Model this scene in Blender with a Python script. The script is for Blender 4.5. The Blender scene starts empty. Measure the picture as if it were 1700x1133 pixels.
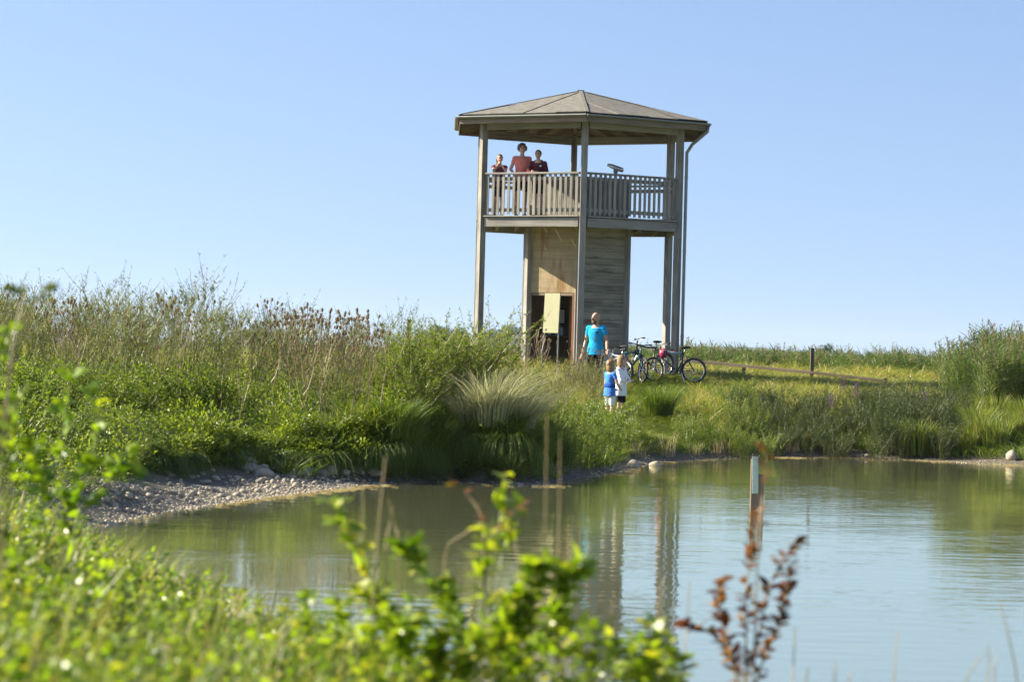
import bpy, math, random
import numpy as np
from mathutils import Vector, Matrix

R_ = math.radians
rng = np.random.default_rng(7)
random.seed(7)
scene = bpy.context.scene
COL = scene.collection

# ------------------------------------------------------------------ camera
F_PX, W_PX, H_PX = 4650.0, 1700.0, 1133.0
ROLL, CAM_Z, HOR = R_(1.5), 1.8, 30.6          # roll, camera height over the water, horizon offset below centre (px)
cam_d = bpy.data.cameras.new('camera')
cam = bpy.data.objects.new('camera', cam_d)
COL.objects.link(cam)
cam_d.sensor_width = 36.0
cam_d.lens = 36.0 * F_PX / W_PX
cam_d.clip_start, cam_d.clip_end = 0.2, 12000
cam_d.dof.use_dof = True
cam_d.dof.focus_distance = 55.0
cam_d.dof.aperture_fstop = 3.5
cam.matrix_world = (Matrix.Translation((0, 0, CAM_Z)) @ Matrix.Rotation(R_(90) + math.atan(HOR / F_PX), 4, 'X')
                    @ Matrix.Rotation(ROLL, 4, 'Z'))
scene.camera = cam

# ------------------------------------------------------------------ sky, sun, exposure
SUN_AZ, SUN_EL = R_(-80), R_(31)               # azimuth from +Y (view direction) towards +X; negative = left
world = bpy.data.worlds.new('World')
scene.world = world
world.use_nodes = True
wn, wl = world.node_tree.nodes, world.node_tree.links
sky = wn.new('ShaderNodeTexSky')
sky.sky_type = 'NISHITA'
sky.sun_disc = False
sky.sun_elevation = SUN_EL
sky.sun_rotation = SUN_AZ
sky.altitude = 0
sky.air_density, sky.dust_density, sky.ozone_density = 1.0, 1.3, 2.2
tc = wn.new('ShaderNodeTexCoord')
lift = wn.new('ShaderNodeVectorMath'); lift.operation = 'ADD'; lift.inputs[1].default_value = (0, 0, 0.12)
nrm = wn.new('ShaderNodeVectorMath'); nrm.operation = 'NORMALIZE'
wl.new(tc.outputs['Generated'], lift.inputs[0]); wl.new(lift.outputs[0], nrm.inputs[0]); wl.new(nrm.outputs[0], sky.inputs['Vector'])
wb_ = wn.new('ShaderNodeVectorMath'); wb_.operation = 'MULTIPLY'; wb_.inputs[1].default_value = (.985, .985, 1.07)   # white balance of the whole sky
wl.new(sky.outputs[0], wb_.inputs[0]); wl.new(wb_.outputs[0], wn['Background'].inputs['Color'])
wn['Background'].inputs['Strength'].default_value = 0.070

sun_d = bpy.data.lights.new('sun', 'SUN')
sun_d.energy, sun_d.angle, sun_d.color = 5.0, R_(0.53), (1.0, 0.92, 0.75)
sun = bpy.data.objects.new('sun', sun_d)
COL.objects.link(sun)
to_sun = Vector((math.sin(SUN_AZ) * math.cos(SUN_EL), math.cos(SUN_AZ) * math.cos(SUN_EL), math.sin(SUN_EL)))
sun.rotation_euler = to_sun.to_track_quat('Z', 'Y').to_euler()
sun.location = to_sun * 60

vs = scene.view_settings
vs.view_transform, vs.look, vs.gamma, vs.use_curve_mapping = 'Standard', 'None', 1.0, False
vs.exposure = 1.5
scene.cycles.use_denoising = True
scene.cycles.max_bounces = 8
scene.cycles.transparent_max_bounces = 8
scene.cycles.sample_clamp_indirect = 6.0

# ------------------------------------------------------------------ pixel <-> place
def unroll(u, v):
    du, dv = u - W_PX / 2, v - H_PX / 2
    c, s = math.cos(ROLL), math.sin(ROLL)
    return du * c + dv * s, -du * s + dv * c

def P(u, v, d):
    x, y = unroll(u, v)
    return Vector((x * d / F_PX, d, CAM_Z - (y - HOR) * d / F_PX))

def hor(u):
    return 600 + (u - 960) * math.tan(ROLL)

# ------------------------------------------------------------------ mesh helpers
def link(o, parent=None):
    COL.objects.link(o)
    if parent is not None:
        o.parent = parent
    return o

def tag(o, label=None, cat=None, group=None, kind=None):
    if label: o['label'] = label
    if cat: o['category'] = cat
    if group: o['group'] = group
    if kind: o['kind'] = kind
    return o

def empty(name, loc, rz=0.0):
    o = bpy.data.objects.new(name, None)
    o.empty_display_size = 0.1
    COL.objects.link(o)
    o.location = loc
    o.rotation_euler = (0, 0, rz)
    return o

class Geo:
    """numpy mesh collector"""
    def __init__(self):
        self.v, self.f, self.a, self.n = [], {}, [], 0
    def add(self, verts, faces, var=0.5, mat=0):
        verts = np.asarray(verts, dtype=np.float32).reshape(-1, 3)
        faces = np.asarray(faces, dtype=np.int64)
        self.v.append(verts)
        if np.isscalar(var):
            var = np.full(len(verts), var, dtype=np.float32)
        self.a.append(np.asarray(var, dtype=np.float32))
        self.f.setdefault((faces.shape[1], mat), []).append(faces + self.n)
        self.n += len(verts)
        return self
    def merge(self, other, M=None, dvar=0.0):
        vs_ = np.concatenate(other.v)
        if M is not None:
            M = np.asarray(M, dtype=np.float32)
            vs_ = vs_ @ M[:3, :3].T + M[:3, 3]
        base = self.n
        self.v.append(vs_.astype(np.float32)); self.a.append(np.clip(np.concatenate(other.a) + dvar, 0, 1))
        for k, fl in other.f.items():
            self.f.setdefault(k, []).append(np.concatenate(fl) + base)
        self.n += len(vs_)
        return self
    def scatter(self, other, pos, rot, scl, dvar):
        """many copies at once: pos (N,3), rot (N,) about z, scl (N,) or (N,3)"""
        N = len(pos)
        if N == 0: return self
        v = np.concatenate(other.v); a = np.concatenate(other.a); m = len(v)
        scl = np.asarray(scl, dtype=np.float32)
        if scl.ndim == 1: scl = np.repeat(scl[:, None], 3, 1)
        vv = v[None] * scl[:, None, :]
        c, s = np.cos(rot)[:, None], np.sin(rot)[:, None]
        out = np.empty_like(vv)
        out[..., 0] = vv[..., 0] * c - vv[..., 1] * s + pos[:, 0:1]
        out[..., 1] = vv[..., 0] * s + vv[..., 1] * c + pos[:, 1:2]
        out[..., 2] = vv[..., 2] + pos[:, 2:3]
        off = (np.arange(N) * m)[:, None, None] + self.n
        self.v.append(out.reshape(-1, 3).astype(np.float32))
        self.a.append(np.clip(a[None] + np.asarray(dvar)[:, None], 0, 1).reshape(-1).astype(np.float32))
        for k, fl in other.f.items():
            ff = np.concatenate(fl)
            self.f.setdefault(k, []).append((ff[None] + off).reshape(-1, k[0]))
        self.n += N * m
        return self
    def mesh(self, name, mats, smooth=False):
        me = bpy.data.meshes.new(name)
        v = np.concatenate(self.v)
        me.vertices.add(len(v)); me.vertices.foreach_set('co', v.reshape(-1))
        loops, starts, mi, at = [], [], [], 0
        for (k, mat), fl in self.f.items():
            ff = np.concatenate(fl)
            loops.append(ff.reshape(-1)); starts.append(at + np.arange(len(ff)) * k)
            mi.append(np.full(len(ff), mat)); at += ff.size
        loops = np.concatenate(loops).astype(np.int32); starts = np.concatenate(starts).astype(np.int32)
        mi = np.concatenate(mi).astype(np.int32)
        me.loops.add(len(loops)); me.loops.foreach_set('vertex_index', loops)
        me.polygons.add(len(starts)); me.polygons.foreach_set('loop_start', starts)
        me.polygons.foreach_set('material_index', mi)
        at_ = me.attributes.new('var', 'FLOAT', 'POINT')
        at_.data.foreach_set('value', np.concatenate(self.a))
        for m in (mats if isinstance(mats, (list, tuple)) else [mats]):
            me.materials.append(m)
        me.polygons.foreach_set('use_smooth', np.full(len(starts), bool(smooth), dtype=bool))
        me.update(calc_edges=True)
        me.validate()
        return me
    def obj(self, name, mats, parent=None, smooth=False):
        return link(bpy.data.objects.new(name, self.mesh(name, mats, smooth)), parent)

def unit(a):
    return a / np.maximum(np.linalg.norm(a, axis=-1, keepdims=True), 1e-9)

def g_tube(g, pts, rad, sides=6, var=0.5, mat=0, caps=True, ell=1.0, ref=(0, 0, 1)):
    pts = np.asarray(pts, dtype=float); n = len(pts)
    rad = np.broadcast_to(np.asarray(rad, dtype=float), (n,))
    t = np.gradient(pts, axis=0); t = unit(t)
    ref = np.asarray(ref, dtype=float)
    if abs(np.dot(t[n // 2], ref)) > 0.9:
        ref = np.array((0, 1.0, 0)) if abs(t[n // 2][1]) < 0.9 else np.array((1.0, 0, 0))
    a = unit(np.cross(t, ref)); b = np.cross(t, a)
    th = np.arange(sides) * 2 * math.pi / sides
    ring = a[:, None] * np.cos(th)[None, :, None] + b[:, None] * np.sin(th)[None, :, None] * ell
    v = pts[:, None] + ring * rad[:, None, None]
    f = []
    for i in range(n - 1):
        for j in range(sides):
            k = (j + 1) % sides
            f.append((i * sides + j, i * sides + k, (i + 1) * sides + k, (i + 1) * sides + j))
    base = g.n
    g.add(v.reshape(-1, 3), f, var, mat)
    if caps:
        g.f.setdefault((sides, mat), []).append(np.array([np.arange(sides)[::-1], (n - 1) * sides + np.arange(sides)]) + base)
    return g

def g_capsule(g, p0, p1, r0, r1, sides=10, ell=1.0, ref=(0, 0, 1)):
    p0, p1 = np.asarray(p0, float), np.asarray(p1, float)
    d = unit(p1 - p0)
    pts, rr = [], []
    for a in (-80, -50, -20):
        pts.append(p0 + d * r0 * math.sin(R_(a))); rr.append(r0 * math.cos(R_(a)))
    for t in (0, 0.5, 1):
        pts.append(p0 + (p1 - p0) * t); rr.append(r0 + (r1 - r0) * t)
    for a in (20, 50, 80):
        pts.append(p1 + d * r1 * math.sin(R_(a))); rr.append(r1 * math.cos(R_(a)))
    return g_tube(g, pts, rr, sides, ell=ell, ref=ref)

def g_box(g, c, size, M=None, var=0.5, mat=0):
    s = np.array([(-1, -1, -1), (1, -1, -1), (1, 1, -1), (-1, 1, -1), (-1, -1, 1), (1, -1, 1), (1, 1, 1), (-1, 1, 1)], float) * 0.5
    v = s * np.asarray(size, float)
    if M is not None: v = v @ np.asarray(M, float)[:3, :3].T
    return g.add(v + np.asarray(c, float), [(0, 3, 2, 1), (4, 5, 6, 7), (0, 1, 5, 4), (1, 2, 6, 5), (2, 3, 7, 6), (3, 0, 4, 7)], var, mat)

def g_ellipsoid(g, c, r, nu=14, nv=9, fn=None, var=0.5, mat=0):
    v, f = [], []
    for i in range(nv + 1):
        ph = math.pi * i / nv
        for j in range(nu):
            th = 2 * math.pi * j / nu
            p = np.array((math.sin(ph) * math.cos(th), math.sin(ph) * math.sin(th), math.cos(ph)))
            if fn is not None: p = fn(p)
            v.append(p * np.asarray(r) + np.asarray(c))
    for i in range(nv):
        for j in range(nu):
            k = (j + 1) % nu
            f.append((i * nu + j, (i + 1) * nu + j, (i + 1) * nu + k, i * nu + k))
    return g.add(v, f, var, mat)

def g_torus(g, c, r, rr, axis=1, nu=28, nv=6, mat=0):
    v, f = [], []
    for i in range(nu):
        a = 2 * math.pi * i / nu
        for j in range(nv):
            b = 2 * math.pi * j / nv
            q = (r + rr * math.cos(b))
            v.append((c[0] + q * math.cos(a), c[1] + rr * math.sin(b), c[2] + q * math.sin(a)))
    for i in range(nu):
        for j in range(nv):
            f.append((i * nv + j, ((i + 1) % nu) * nv + j, ((i + 1) % nu) * nv + (j + 1) % nv, i * nv + (j + 1) % nv))
    return g.add(v, f, 0.5, mat)

# leaf: folded diamond with a broad middle
def g_leaves(g, base, dirs, up, length, width, var, mat=0, fold=0.18, droop=0.12):
    base, dirs, up = (np.asarray(a, float) for a in (base, dirs, up))
    N = len(base)
    if N == 0: return g
    dirs = unit(dirs); side = unit(np.cross(dirs, up)); nrm_ = np.cross(side, dirs)
    L, Wd = np.broadcast_to(length, (N,))[:, None], np.broadcast_to(width, (N,))[:, None]
    v = np.empty((N, 6, 3))
    v[:, 0] = base
    v[:, 1] = base + dirs * L * .35 - side * Wd * .5 + nrm_ * Wd * fold
    v[:, 2] = base + dirs * L * .35 + side * Wd * .5 + nrm_ * Wd * fold
    v[:, 3] = base + dirs * L * .72 - side * Wd * .33 + nrm_ * (Wd * fold - L * droop * .5)
    v[:, 4] = base + dirs * L * .72 + side * Wd * .33 + nrm_ * (Wd * fold - L * droop * .5)
    v[:, 5] = base + dirs * L - nrm_ * L * droop
    o = (np.arange(N) * 6)[:, None]
    g.add(v.reshape(-1, 3), np.concatenate([o + np.array([[0, 2, 1]]), o + np.array([[3, 4, 5]])]), np.repeat(np.broadcast_to(var, (N,)), 6), mat)
    g.f.setdefault((4, mat), []).append(o + np.array([[1, 2, 4, 3]]) + g.n - N * 6)
    return g

def g_leaf4(g, base, dirs, up, length, width, var, mat=0, fold=0.15):
    base, dirs, up = (np.asarray(a, float) for a in (base, dirs, up))
    N = len(base)
    if N == 0: return g
    dirs = unit(dirs); side = unit(np.cross(dirs, up)); nr = np.cross(side, dirs)
    L, Wd = np.broadcast_to(length, (N,))[:, None], np.broadcast_to(width, (N,))[:, None]
    v = np.empty((N, 4, 3))
    v[:, 0] = base
    v[:, 1] = base + dirs * L * .45 + side * Wd * .5 + nr * Wd * fold
    v[:, 2] = base + dirs * L
    v[:, 3] = base + dirs * L * .45 - side * Wd * .5 + nr * Wd * fold
    o = (np.arange(N) * 4)[:, None]
    g.add(v.reshape(-1, 3), np.concatenate([o + np.array([[0, 1, 2]]), o + np.array([[0, 2, 3]])]), np.repeat(np.broadcast_to(var, (N,)), 4), mat)
    return g

def g_blades(g, base, lean, height, width, var, mat=0, bend=1.0, drop=0.0):
    """grass blades: lean (N,3) horizontal offset of tip"""
    base, lean = np.asarray(base, float), np.asarray(lean, float)
    N = len(base)
    h, w = np.broadcast_to(height, (N,))[:, None], np.broadcast_to(width, (N,))[:, None]
    ang = rng.uniform(0, 2 * math.pi, N)
    side = np.stack([np.cos(ang), np.sin(ang), np.zeros(N)], 1)
    up = np.array((0, 0, 1.0))
    v = np.empty((N, 7, 3))
    for i, (t, k) in enumerate(((0, 1.0), (.4, .9), (.75, .6))):
        c = base + up * h * t * (1 - .15 * t - drop * t * t) + lean * (t ** (1 + bend))
        v[:, 2 * i] = c - side * w * .5 * k
        v[:, 2 * i + 1] = c + side * w * .5 * k
    v[:, 6] = base + up * h * (.86 - drop) + lean
    o = (np.arange(N) * 7)[:, None]
    b0 = g.n
    g.add(v.reshape(-1, 3), np.concatenate([o + np.array([[0, 1, 3, 2]]), o + np.array([[2, 3, 5, 4]])]), np.repeat(np.broadcast_to(var, (N,)), 7), mat)
    g.f.setdefault((3, mat), []).append(o + np.array([[4, 5, 6]]) + b0)
    return g

# ------------------------------------------------------------------ materials
def new_mat(name):
    m = bpy.data.materials.new(name); m.use_nodes = True
    nt = m.node_tree; nt.nodes.clear()
    out = nt.nodes.new('ShaderNodeOutputMaterial'); b = nt.nodes.new('ShaderNodeBsdfPrincipled')
    nt.links.new(b.outputs[0], out.inputs['Surface'])
    return m, nt, b, out

def ramp(nt, cols):
    r = nt.nodes.new('ShaderNodeValToRGB'); e = r.color_ramp.elements
    n = len(cols)
    while len(e) < n: e.new(0.5)
    for i, c in enumerate(cols):
        e[i].position = i / (n - 1) if n > 1 else 0; e[i].color = (*c, 1)
    return r

def leaf_mat(name, cols, trans=0.45, rough=0.45, tint=(1.25, 1.35, 0.55), spec=0.4):
    m, nt, b, out = new_mat(name)
    at = nt.nodes.new('ShaderNodeAttribute'); at.attribute_name = 'var'
    oi = nt.nodes.new('ShaderNodeObjectInfo')
    ad = nt.nodes.new('ShaderNodeMath'); ad.operation = 'MULTIPLY_ADD'; ad.inputs[1].default_value = 0.24; ad.inputs[2].default_value = -0.12
    nt.links.new(oi.outputs['Random'], ad.inputs[0])
    ad2 = nt.nodes.new('ShaderNodeMath'); ad2.operation = 'ADD'; ad2.use_clamp = True
    nt.links.new(at.outputs['Fac'], ad2.inputs[0]); nt.links.new(ad.outputs[0], ad2.inputs[1])
    r = ramp(nt, cols); nt.links.new(ad2.outputs[0], r.inputs[0])
    nt.links.new(r.outputs[0], b.inputs['Base Color'])
    b.inputs['Roughness'].default_value = rough
    b.inputs['Specular IOR Level'].default_value = spec
    if trans > 0:
        t = nt.nodes.new('ShaderNodeBsdfTranslucent'); mu = nt.nodes.new('ShaderNodeVectorMath'); mu.operation = 'MULTIPLY'
        mu.inputs[1].default_value = tint
        nt.links.new(r.outputs[0], mu.inputs[0]); nt.links.new(mu.outputs[0], t.inputs['Color'])
        mx = nt.nodes.new('ShaderNodeMixShader'); mx.inputs[0].default_value = trans
        nt.links.new(b.outputs[0], mx.inputs[1]); nt.links.new(t.outputs[0], mx.inputs[2]); nt.links.new(mx.outputs[0], out.inputs['Surface'])
    return m

def plain(name, col, rough=0.6, metal=0.0, noise=0.15, scale=8.0, spec=0.4, bump=0.0):
    m, nt, b, out = new_mat(name)
    co = nt.nodes.new('ShaderNodeTexCoord'); nz = nt.nodes.new('ShaderNodeTexNoise')
    nz.inputs['Scale'].default_value = scale; nz.inputs['Detail'].default_value = 5
    nt.links.new(co.outputs['Object'], nz.inputs['Vector'])
    lo = tuple(max(0, c * (1 - noise * 2)) for c in col); hi = tuple(min(1, c * (1 + noise * 2)) for c in col)
    r = ramp(nt, [lo, col, hi]); nt.links.new(nz.outputs['Fac'], r.inputs[0])
    nt.links.new(r.outputs[0], b.inputs['Base Color'])
    b.inputs['Roughness'].default_value = rough; b.inputs['Metallic'].default_value = metal; b.inputs['Specular IOR Level'].default_value = spec
    if bump:
        bp = nt.nodes.new('ShaderNodeBump'); bp.inputs['Strength'].default_value = bump; bp.inputs['Distance'].default_value = 0.02
        nt.links.new(nz.outputs['Fac'], bp.inputs['Height']); nt.links.new(bp.outputs[0], b.inputs['Normal'])
    return m

def wood(name, cols, grain=1.0, stain=None):
    """weathered timber, grain along the piece's local X"""
    m, nt, b, out = new_mat(name)
    co = nt.nodes.new('ShaderNodeTexCoord'); oi = nt.nodes.new('ShaderNodeObjectInfo')
    sc = nt.nodes.new('ShaderNodeVectorMath'); sc.operation = 'SCALE'; sc.inputs['Scale'].default_value = 37.0
    cb = nt.nodes.new('ShaderNodeCombineXYZ')
    for i in range(3): nt.links.new(oi.outputs['Random'], cb.inputs[i])
    nt.links.new(cb.outputs[0], sc.inputs[0])
    ad = nt.nodes.new('ShaderNodeVectorMath'); ad.operation = 'ADD'
    nt.links.new(co.outputs['Object'], ad.inputs[0]); nt.links.new(sc.outputs[0], ad.inputs[1])
    mp = nt.nodes.new('ShaderNodeMapping'); mp.inputs['Scale'].default_value = (1.2 * grain, 22 * grain, 22 * grain)
    nt.links.new(ad.outputs[0], mp.inputs[0])
    n1 = nt.nodes.new('ShaderNodeTexNoise'); n1.inputs['Scale'].default_value = 1.0; n1.inputs['Detail'].default_value = 6
    nt.links.new(mp.outputs[0], n1.inputs['Vector'])
    n2 = nt.nodes.new('ShaderNodeTexNoise'); n2.inputs['Scale'].default_value = 2.2; n2.inputs['Detail'].default_value = 4
    nt.links.new(ad.outputs[0], n2.inputs['Vector'])
    mx = nt.nodes.new('ShaderNodeMath'); mx.operation = 'MULTIPLY_ADD'; mx.inputs[1].default_value = 0.55
    nt.links.new(n1.outputs['Fac'], mx.inputs[0])
    m2 = nt.nodes.new('ShaderNodeMath'); m2.operation = 'MULTIPLY'; m2.inputs[1].default_value = 0.35
    nt.links.new(n2.outputs['Fac'], m2.inputs[0]); nt.links.new(m2.outputs[0], mx.inputs[2])
    m3 = nt.nodes.new('ShaderNodeMath'); m3.operation = 'MULTIPLY_ADD'; m3.inputs[1].default_value = 0.2
    nt.links.new(oi.outputs['Random'], m3.inputs[0]); nt.links.new(mx.outputs[0], m3.inputs[2])
    r = ramp(nt, cols); r.color_ramp.elements[0].position = 0.3; r.color_ramp.elements[-1].position = 0.8
    nt.links.new(m3.outputs[0], r.inputs[0])
    colr = r.outputs[0]
    if stain:
        mp2 = nt.nodes.new('ShaderNodeMapping'); mp2.inputs['Scale'].default_value = stain[1]
        nt.links.new(ad.outputs[0], mp2.inputs[0])
        n3 = nt.nodes.new('ShaderNodeTexNoise'); n3.inputs['Scale'].default_value = 1; n3.inputs['Detail'].default_value = 8; n3.inputs['Roughness'].default_value = .7
        nt.links.new(mp2.outputs[0], n3.inputs['Vector'])
        rr = nt.nodes.new('ShaderNodeMapRange'); rr.inputs['From Min'].default_value = .52; rr.inputs['From Max'].default_value = .66
        nt.links.new(n3.outputs['Fac'], rr.inputs[0])
        mc = nt.nodes.new('ShaderNodeMix'); mc.data_type = 'RGBA'; mc.inputs['B'].default_value = (*stain[0], 1)
        nt.links.new(rr.outputs[0], mc.inputs['Factor']); nt.links.new(colr, mc.inputs['A']); colr = mc.outputs['Result']
    nt.links.new(colr, b.inputs['Base Color'])
    b.inputs['Roughness'].default_value = 0.8; b.inputs['Specular IOR Level'].default_value = 0.25
    bp = nt.nodes.new('ShaderNodeBump'); bp.inputs['Strength'].default_value = 0.5; bp.inputs['Distance'].default_value = 0.01
    nt.links.new(n1.outputs['Fac'], bp.inputs['Height']); nt.links.new(bp.outputs[0], b.inputs['Normal'])
    return m

M = {}
M['timber'] = wood('weathered_timber', [(.11, .10, .084), (.255, .237, .203), (.39, .367, .32)])
M['timber_dark'] = wood('dark_timber', [(.09, .065, .045), (.20, .155, .11), (.31, .25, .19)])
M['plank'] = wood('grey_plank', [(.13, .115, .085), (.28, .25, .19), (.42, .38, .30)], stain=((.13, .11, .075), (1.2, 6, 6)))
M['plywood'] = wood('plywood', [(.27, .205, .115), (.40, .31, .18), (.50, .40, .25)], grain=.6, stain=((.26, .14, .05), (3.6, 3.6, .5)))
M['brown_board'] = wood('brown_board', [(.11, .05, .03), (.20, .10, .055), (.28, .15, .09)])
M['felt'] = plain('roofing_felt', (.17, .16, .138), .95, noise=.3, scale=7, spec=.1, bump=.12)
M['zinc'] = plain('zinc', (.24, .245, .23), .5, .5, .1)
M['steel'] = plain('steel', (.5, .51, .5), .35, .8, .06)
M['board_face'] = plain('board_face', (.31, .30, .18), .8, 0, .05, 3)
M['paper'] = plain('paper', (.75, .75, .7), .6, 0, .05)
M['fence'] = wood('fence_wood', [(.05, .038, .027), (.11, .085, .062), (.18, .14, .105)])
M['stone'] = plain('stone', (.36, .31, .235), .85, 0, .2, 9, .2, .4)
M['skin'] = plain('skin', (.56, .34, .24), .5, 0, .04, 10)
M['skin_tan'] = plain('skin_tan', (.46, .26, .17), .5, 0, .04, 10)
M['eye'] = plain('eye', (.02, .015, .012), .2, 0, .02)
M['lips'] = plain('lips', (.42, .16, .13), .5, 0, .03)
def cloth(name, c): return plain(name, c, .9, 0, .10, 9, .15, .9)
M['cyan'] = cloth('cyan_cotton', (.015, .33, .62)); M['navy'] = cloth('navy_cotton', (.02, .025, .05)); M['black'] = cloth('black_cotton', (.014, .014, .017))
M['coral'] = cloth('coral_cotton', (.85, .25, .20)); M['maroon'] = cloth('maroon_fleece', (.10, .018, .028)); M['plum'] = cloth('plum_cotton', (.16, .05, .08))
M['white'] = cloth('white_cotton', (.74, .76, .78)); M['blue'] = cloth('blue_cotton', (.06, .22, .62)); M['deepblue'] = cloth('deep_blue_print', (.012, .07, .32))
M['hair_blond'] = plain('blond_hair', (.25, .155, .065), .6, 0, .35, 30); M['hair_brown'] = plain('brown_hair', (.12, .07, .04), .55, 0, .3, 40)
M['hair_grey'] = plain('dark_curly_hair', (.10, .075, .055), .7, 0, .35, 40)
M['rubber'] = plain('rubber', (.018, .018, .02), .75, 0, .1); M['bike_dark'] = plain('dark_paint', (.03, .045, .06), .3, .2, .05)
M['bike_teal'] = plain('teal_paint', (.004, .055, .075), .28, .1, .05); M['bike_white'] = plain('white_blue_paint', (.30, .38, .48), .3, .1, .08)
M['bike_black'] = plain('black_paint', (.02, .02, .022), .35, .1, .05); M['silver'] = plain('silver', (.62, .63, .65), .25, .9, .04)
M['reflector'] = plain('orange_reflector', (.85, .22, .03), .25, 0, .03); M['pink'] = plain('raspberry_plastic', (.42, .02, .09), .3, 0, .06)

# foliage
M['lf_cover'] = leaf_mat('ground_cover_leaf', [(.04, .07, .008), (.11, .16, .016), (.20, .25, .024), (.30, .31, .05)], .48)
M['lf_herb'] = leaf_mat('herb_leaf', [(.04, .065, .018), (.085, .12, .03), (.14, .17, .04), (.22, .20, .06)], .4)
M['lf_grey'] = leaf_mat('grey_green_leaf', [(.065, .08, .02), (.135, .15, .04), (.22, .22, .06), (.31, .27, .10)], .42)
M['lf_marsh'] = leaf_mat('marsh_herb_leaf', [(.025, .042, .014), (.055, .08, .026), (.095, .12, .04), (.15, .155, .06)], .36)
M['lf_willow'] = leaf_mat('willow_leaf', [(.06, .10, .012), (.12, .18, .02), (.20, .25, .03), (.30, .28, .05)], .45)
M['lf_front'] = leaf_mat('bright_leaf', [(.06, .12, .006), (.16, .25, .012), (.28, .36, .02), (.42, .38, .04)], .5, .35, spec=.6)
M['lf_red'] = leaf_mat('autumn_leaf', [(.06, .02, .012), (.17, .05, .015), (.32, .14, .02), (.12, .14, .02)], .4)
M['grass'] = leaf_mat('grass_blade', [(.05, .09, .012), (.12, .18, .02), (.22, .24, .05), (.38, .31, .12)], .4, .5)
M['dry'] = leaf_mat('dry_grass', [(.20, .15, .07), (.34, .27, .14), (.46, .38, .22), (.55, .48, .32)], .35, .6, (1.1, 1.05, .8))
M['tussock'] = leaf_mat('tussock_blade', [(.17, .19, .08), (.31, .32, .17), (.46, .44, .28), (.58, .54, .38)], .4, .55, (1.1, 1.1, .8))
M['reed'] = leaf_mat('reed_leaf', [(.03, .065, .014), (.07, .12, .025), (.13, .18, .035), (.22, .24, .06)], .38)
M['plume'] = leaf_mat('reed_plume', [(.13, .12, .06), (.21, .19, .10), (.30, .26, .15)], .35, .8, (1.1, 1, .8))
M['stem_g'] = leaf_mat('green_stem', [(.06, .08, .02), (.12, .14, .04), (.20, .18, .07)], 0)
M['stem_b'] = leaf_mat('brown_stem', [(.12, .08, .04), (.23, .17, .09), (.34, .27, .15)], 0)
M['teasel'] = leaf_mat('teasel_head', [(.10, .072, .035), (.20, .148, .075), (.33, .26, .145)], .3, .8, (1.1, .95, .7))
M['purple'] = leaf_mat('purple_flower', [(.10, .035, .10), (.17, .07, .18), (.22, .12, .22)], .35, .6, (1.1, .9, 1.1))
M['far_leaf'] = leaf_mat('far_tree_leaf', [(.02, .04, .012), (.045, .075, .02), (.08, .11, .03)], .3)

# ------------------------------------------------------------------ pond outline and terrain
def wp(u, v):                                     # a pixel on the water surface
    d = F_PX * CAM_Z / (v - hor(u))
    p = P(u, v, d); return (p.x, d)
far_shore = [wp(*q) for q in ((170, 872), (230, 858), (300, 846), (450, 826), (560, 812), (640, 804), (750, 801), (830, 806), (900, 808), (945, 800),
                              (975, 792), (1035, 784), (1060, 776), (1100, 768), (1180, 763), (1250, 760), (1380, 760), (1500, 764), (1600, 769), (1700, 773))]
POND = np.array([(-1.6, 16.4), (-2.3, 18.2), (-3.0, 20.5), (-3.6, 23.0), (-4.1, 26.0)] + far_shore +
                [(13, 53), (18, 48), (22, 38), (20, 24), (12, 14.5), (6, 12.6), (2.5, 12.2), (.9, 12.9), (-.4, 14.6)])

def pond_sd(x, y):
    x, y = np.asarray(x, float), np.asarray(y, float)
    best = np.full(x.shape, 1e9); inside = np.zeros(x.shape, bool)
    n = len(POND)
    for i in range(n):
        ax, ay = POND[i]; bx, by = POND[(i + 1) % n]
        ex, ey = bx - ax, by - ay
        t = np.clip(((x - ax) * ex + (y - ay) * ey) / (ex * ex + ey * ey), 0, 1)
        best = np.minimum(best, np.hypot(x - ax - t * ex, y - ay - t * ey))
        cr = ((ay > y) != (by > y)) & (x < (bx - ax) * (y - ay) / (by - ay + 1e-12) + ax)
        inside ^= cr
    return np.where(inside, -best, best)

TX, TY, TZ = 1.555, 70.0, 1.47
CTRL = [(x, y, 0.03) for x, y in POND]
CTRL += [(TX + 4 * math.cos(a), TY + 4 * math.sin(a), 1.47) for a in np.arange(0, 6.28, 1.047)] + [(TX, TY, TZ)]
CTRL += [(2.1, 56, .56), (1.9, 64.5, 1.10), (3.6, 66, 1.27), (4.3, 66.3, 1.27), (.9, 46, .35), (1.0, 52, .6), (2.6, 52.5, .42), (4.5, 58, .75), (7, 62, 1.1), (10, 62, 1.0), (14, 62, 1.0),
         (8, 70, 1.35), (14, 72, 1.3), (-.6, 43.8, .66), (-1.2, 46, .85), (-2.5, 45, .9), (-1, 55, 1.05), (-3, 60, 1.3), (-6, 70, 1.4),
         (-5.2, 36, .74), (-6, 40, .95), (-4, 43, 1.05),
         (-8, 45, 1.15), (-5, 50, 1.2), (-9, 55, 1.25), (-5.2, 31, .5), (-5.4, 27, .6), (-7, 24, .75), (-5, 20, .6), (-4, 16, .5), (-2.5, 12, .35), (-.5, 10, .3), (-3, 8, .5), (1.5, 9, .3),
         (0, 4, .45), (0, -3, .6), (-6, 4, .7), (6, 6, .4), (14, 8, .5), (-12, 12, .9), (-14, 30, 1.1), (28, 30, .8), (28, 60, 1.2), (-20, 60, 1.3), (0, 95, 1.35), (20, 95, 1.3), (-25, 95, 1.35), (40, 95, 1.3),
         (0, 130, 1.2), (40, 130, 1.2), (-40, 130, 1.2), (-40, 20, 1), (40, 10, .8)]
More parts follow.
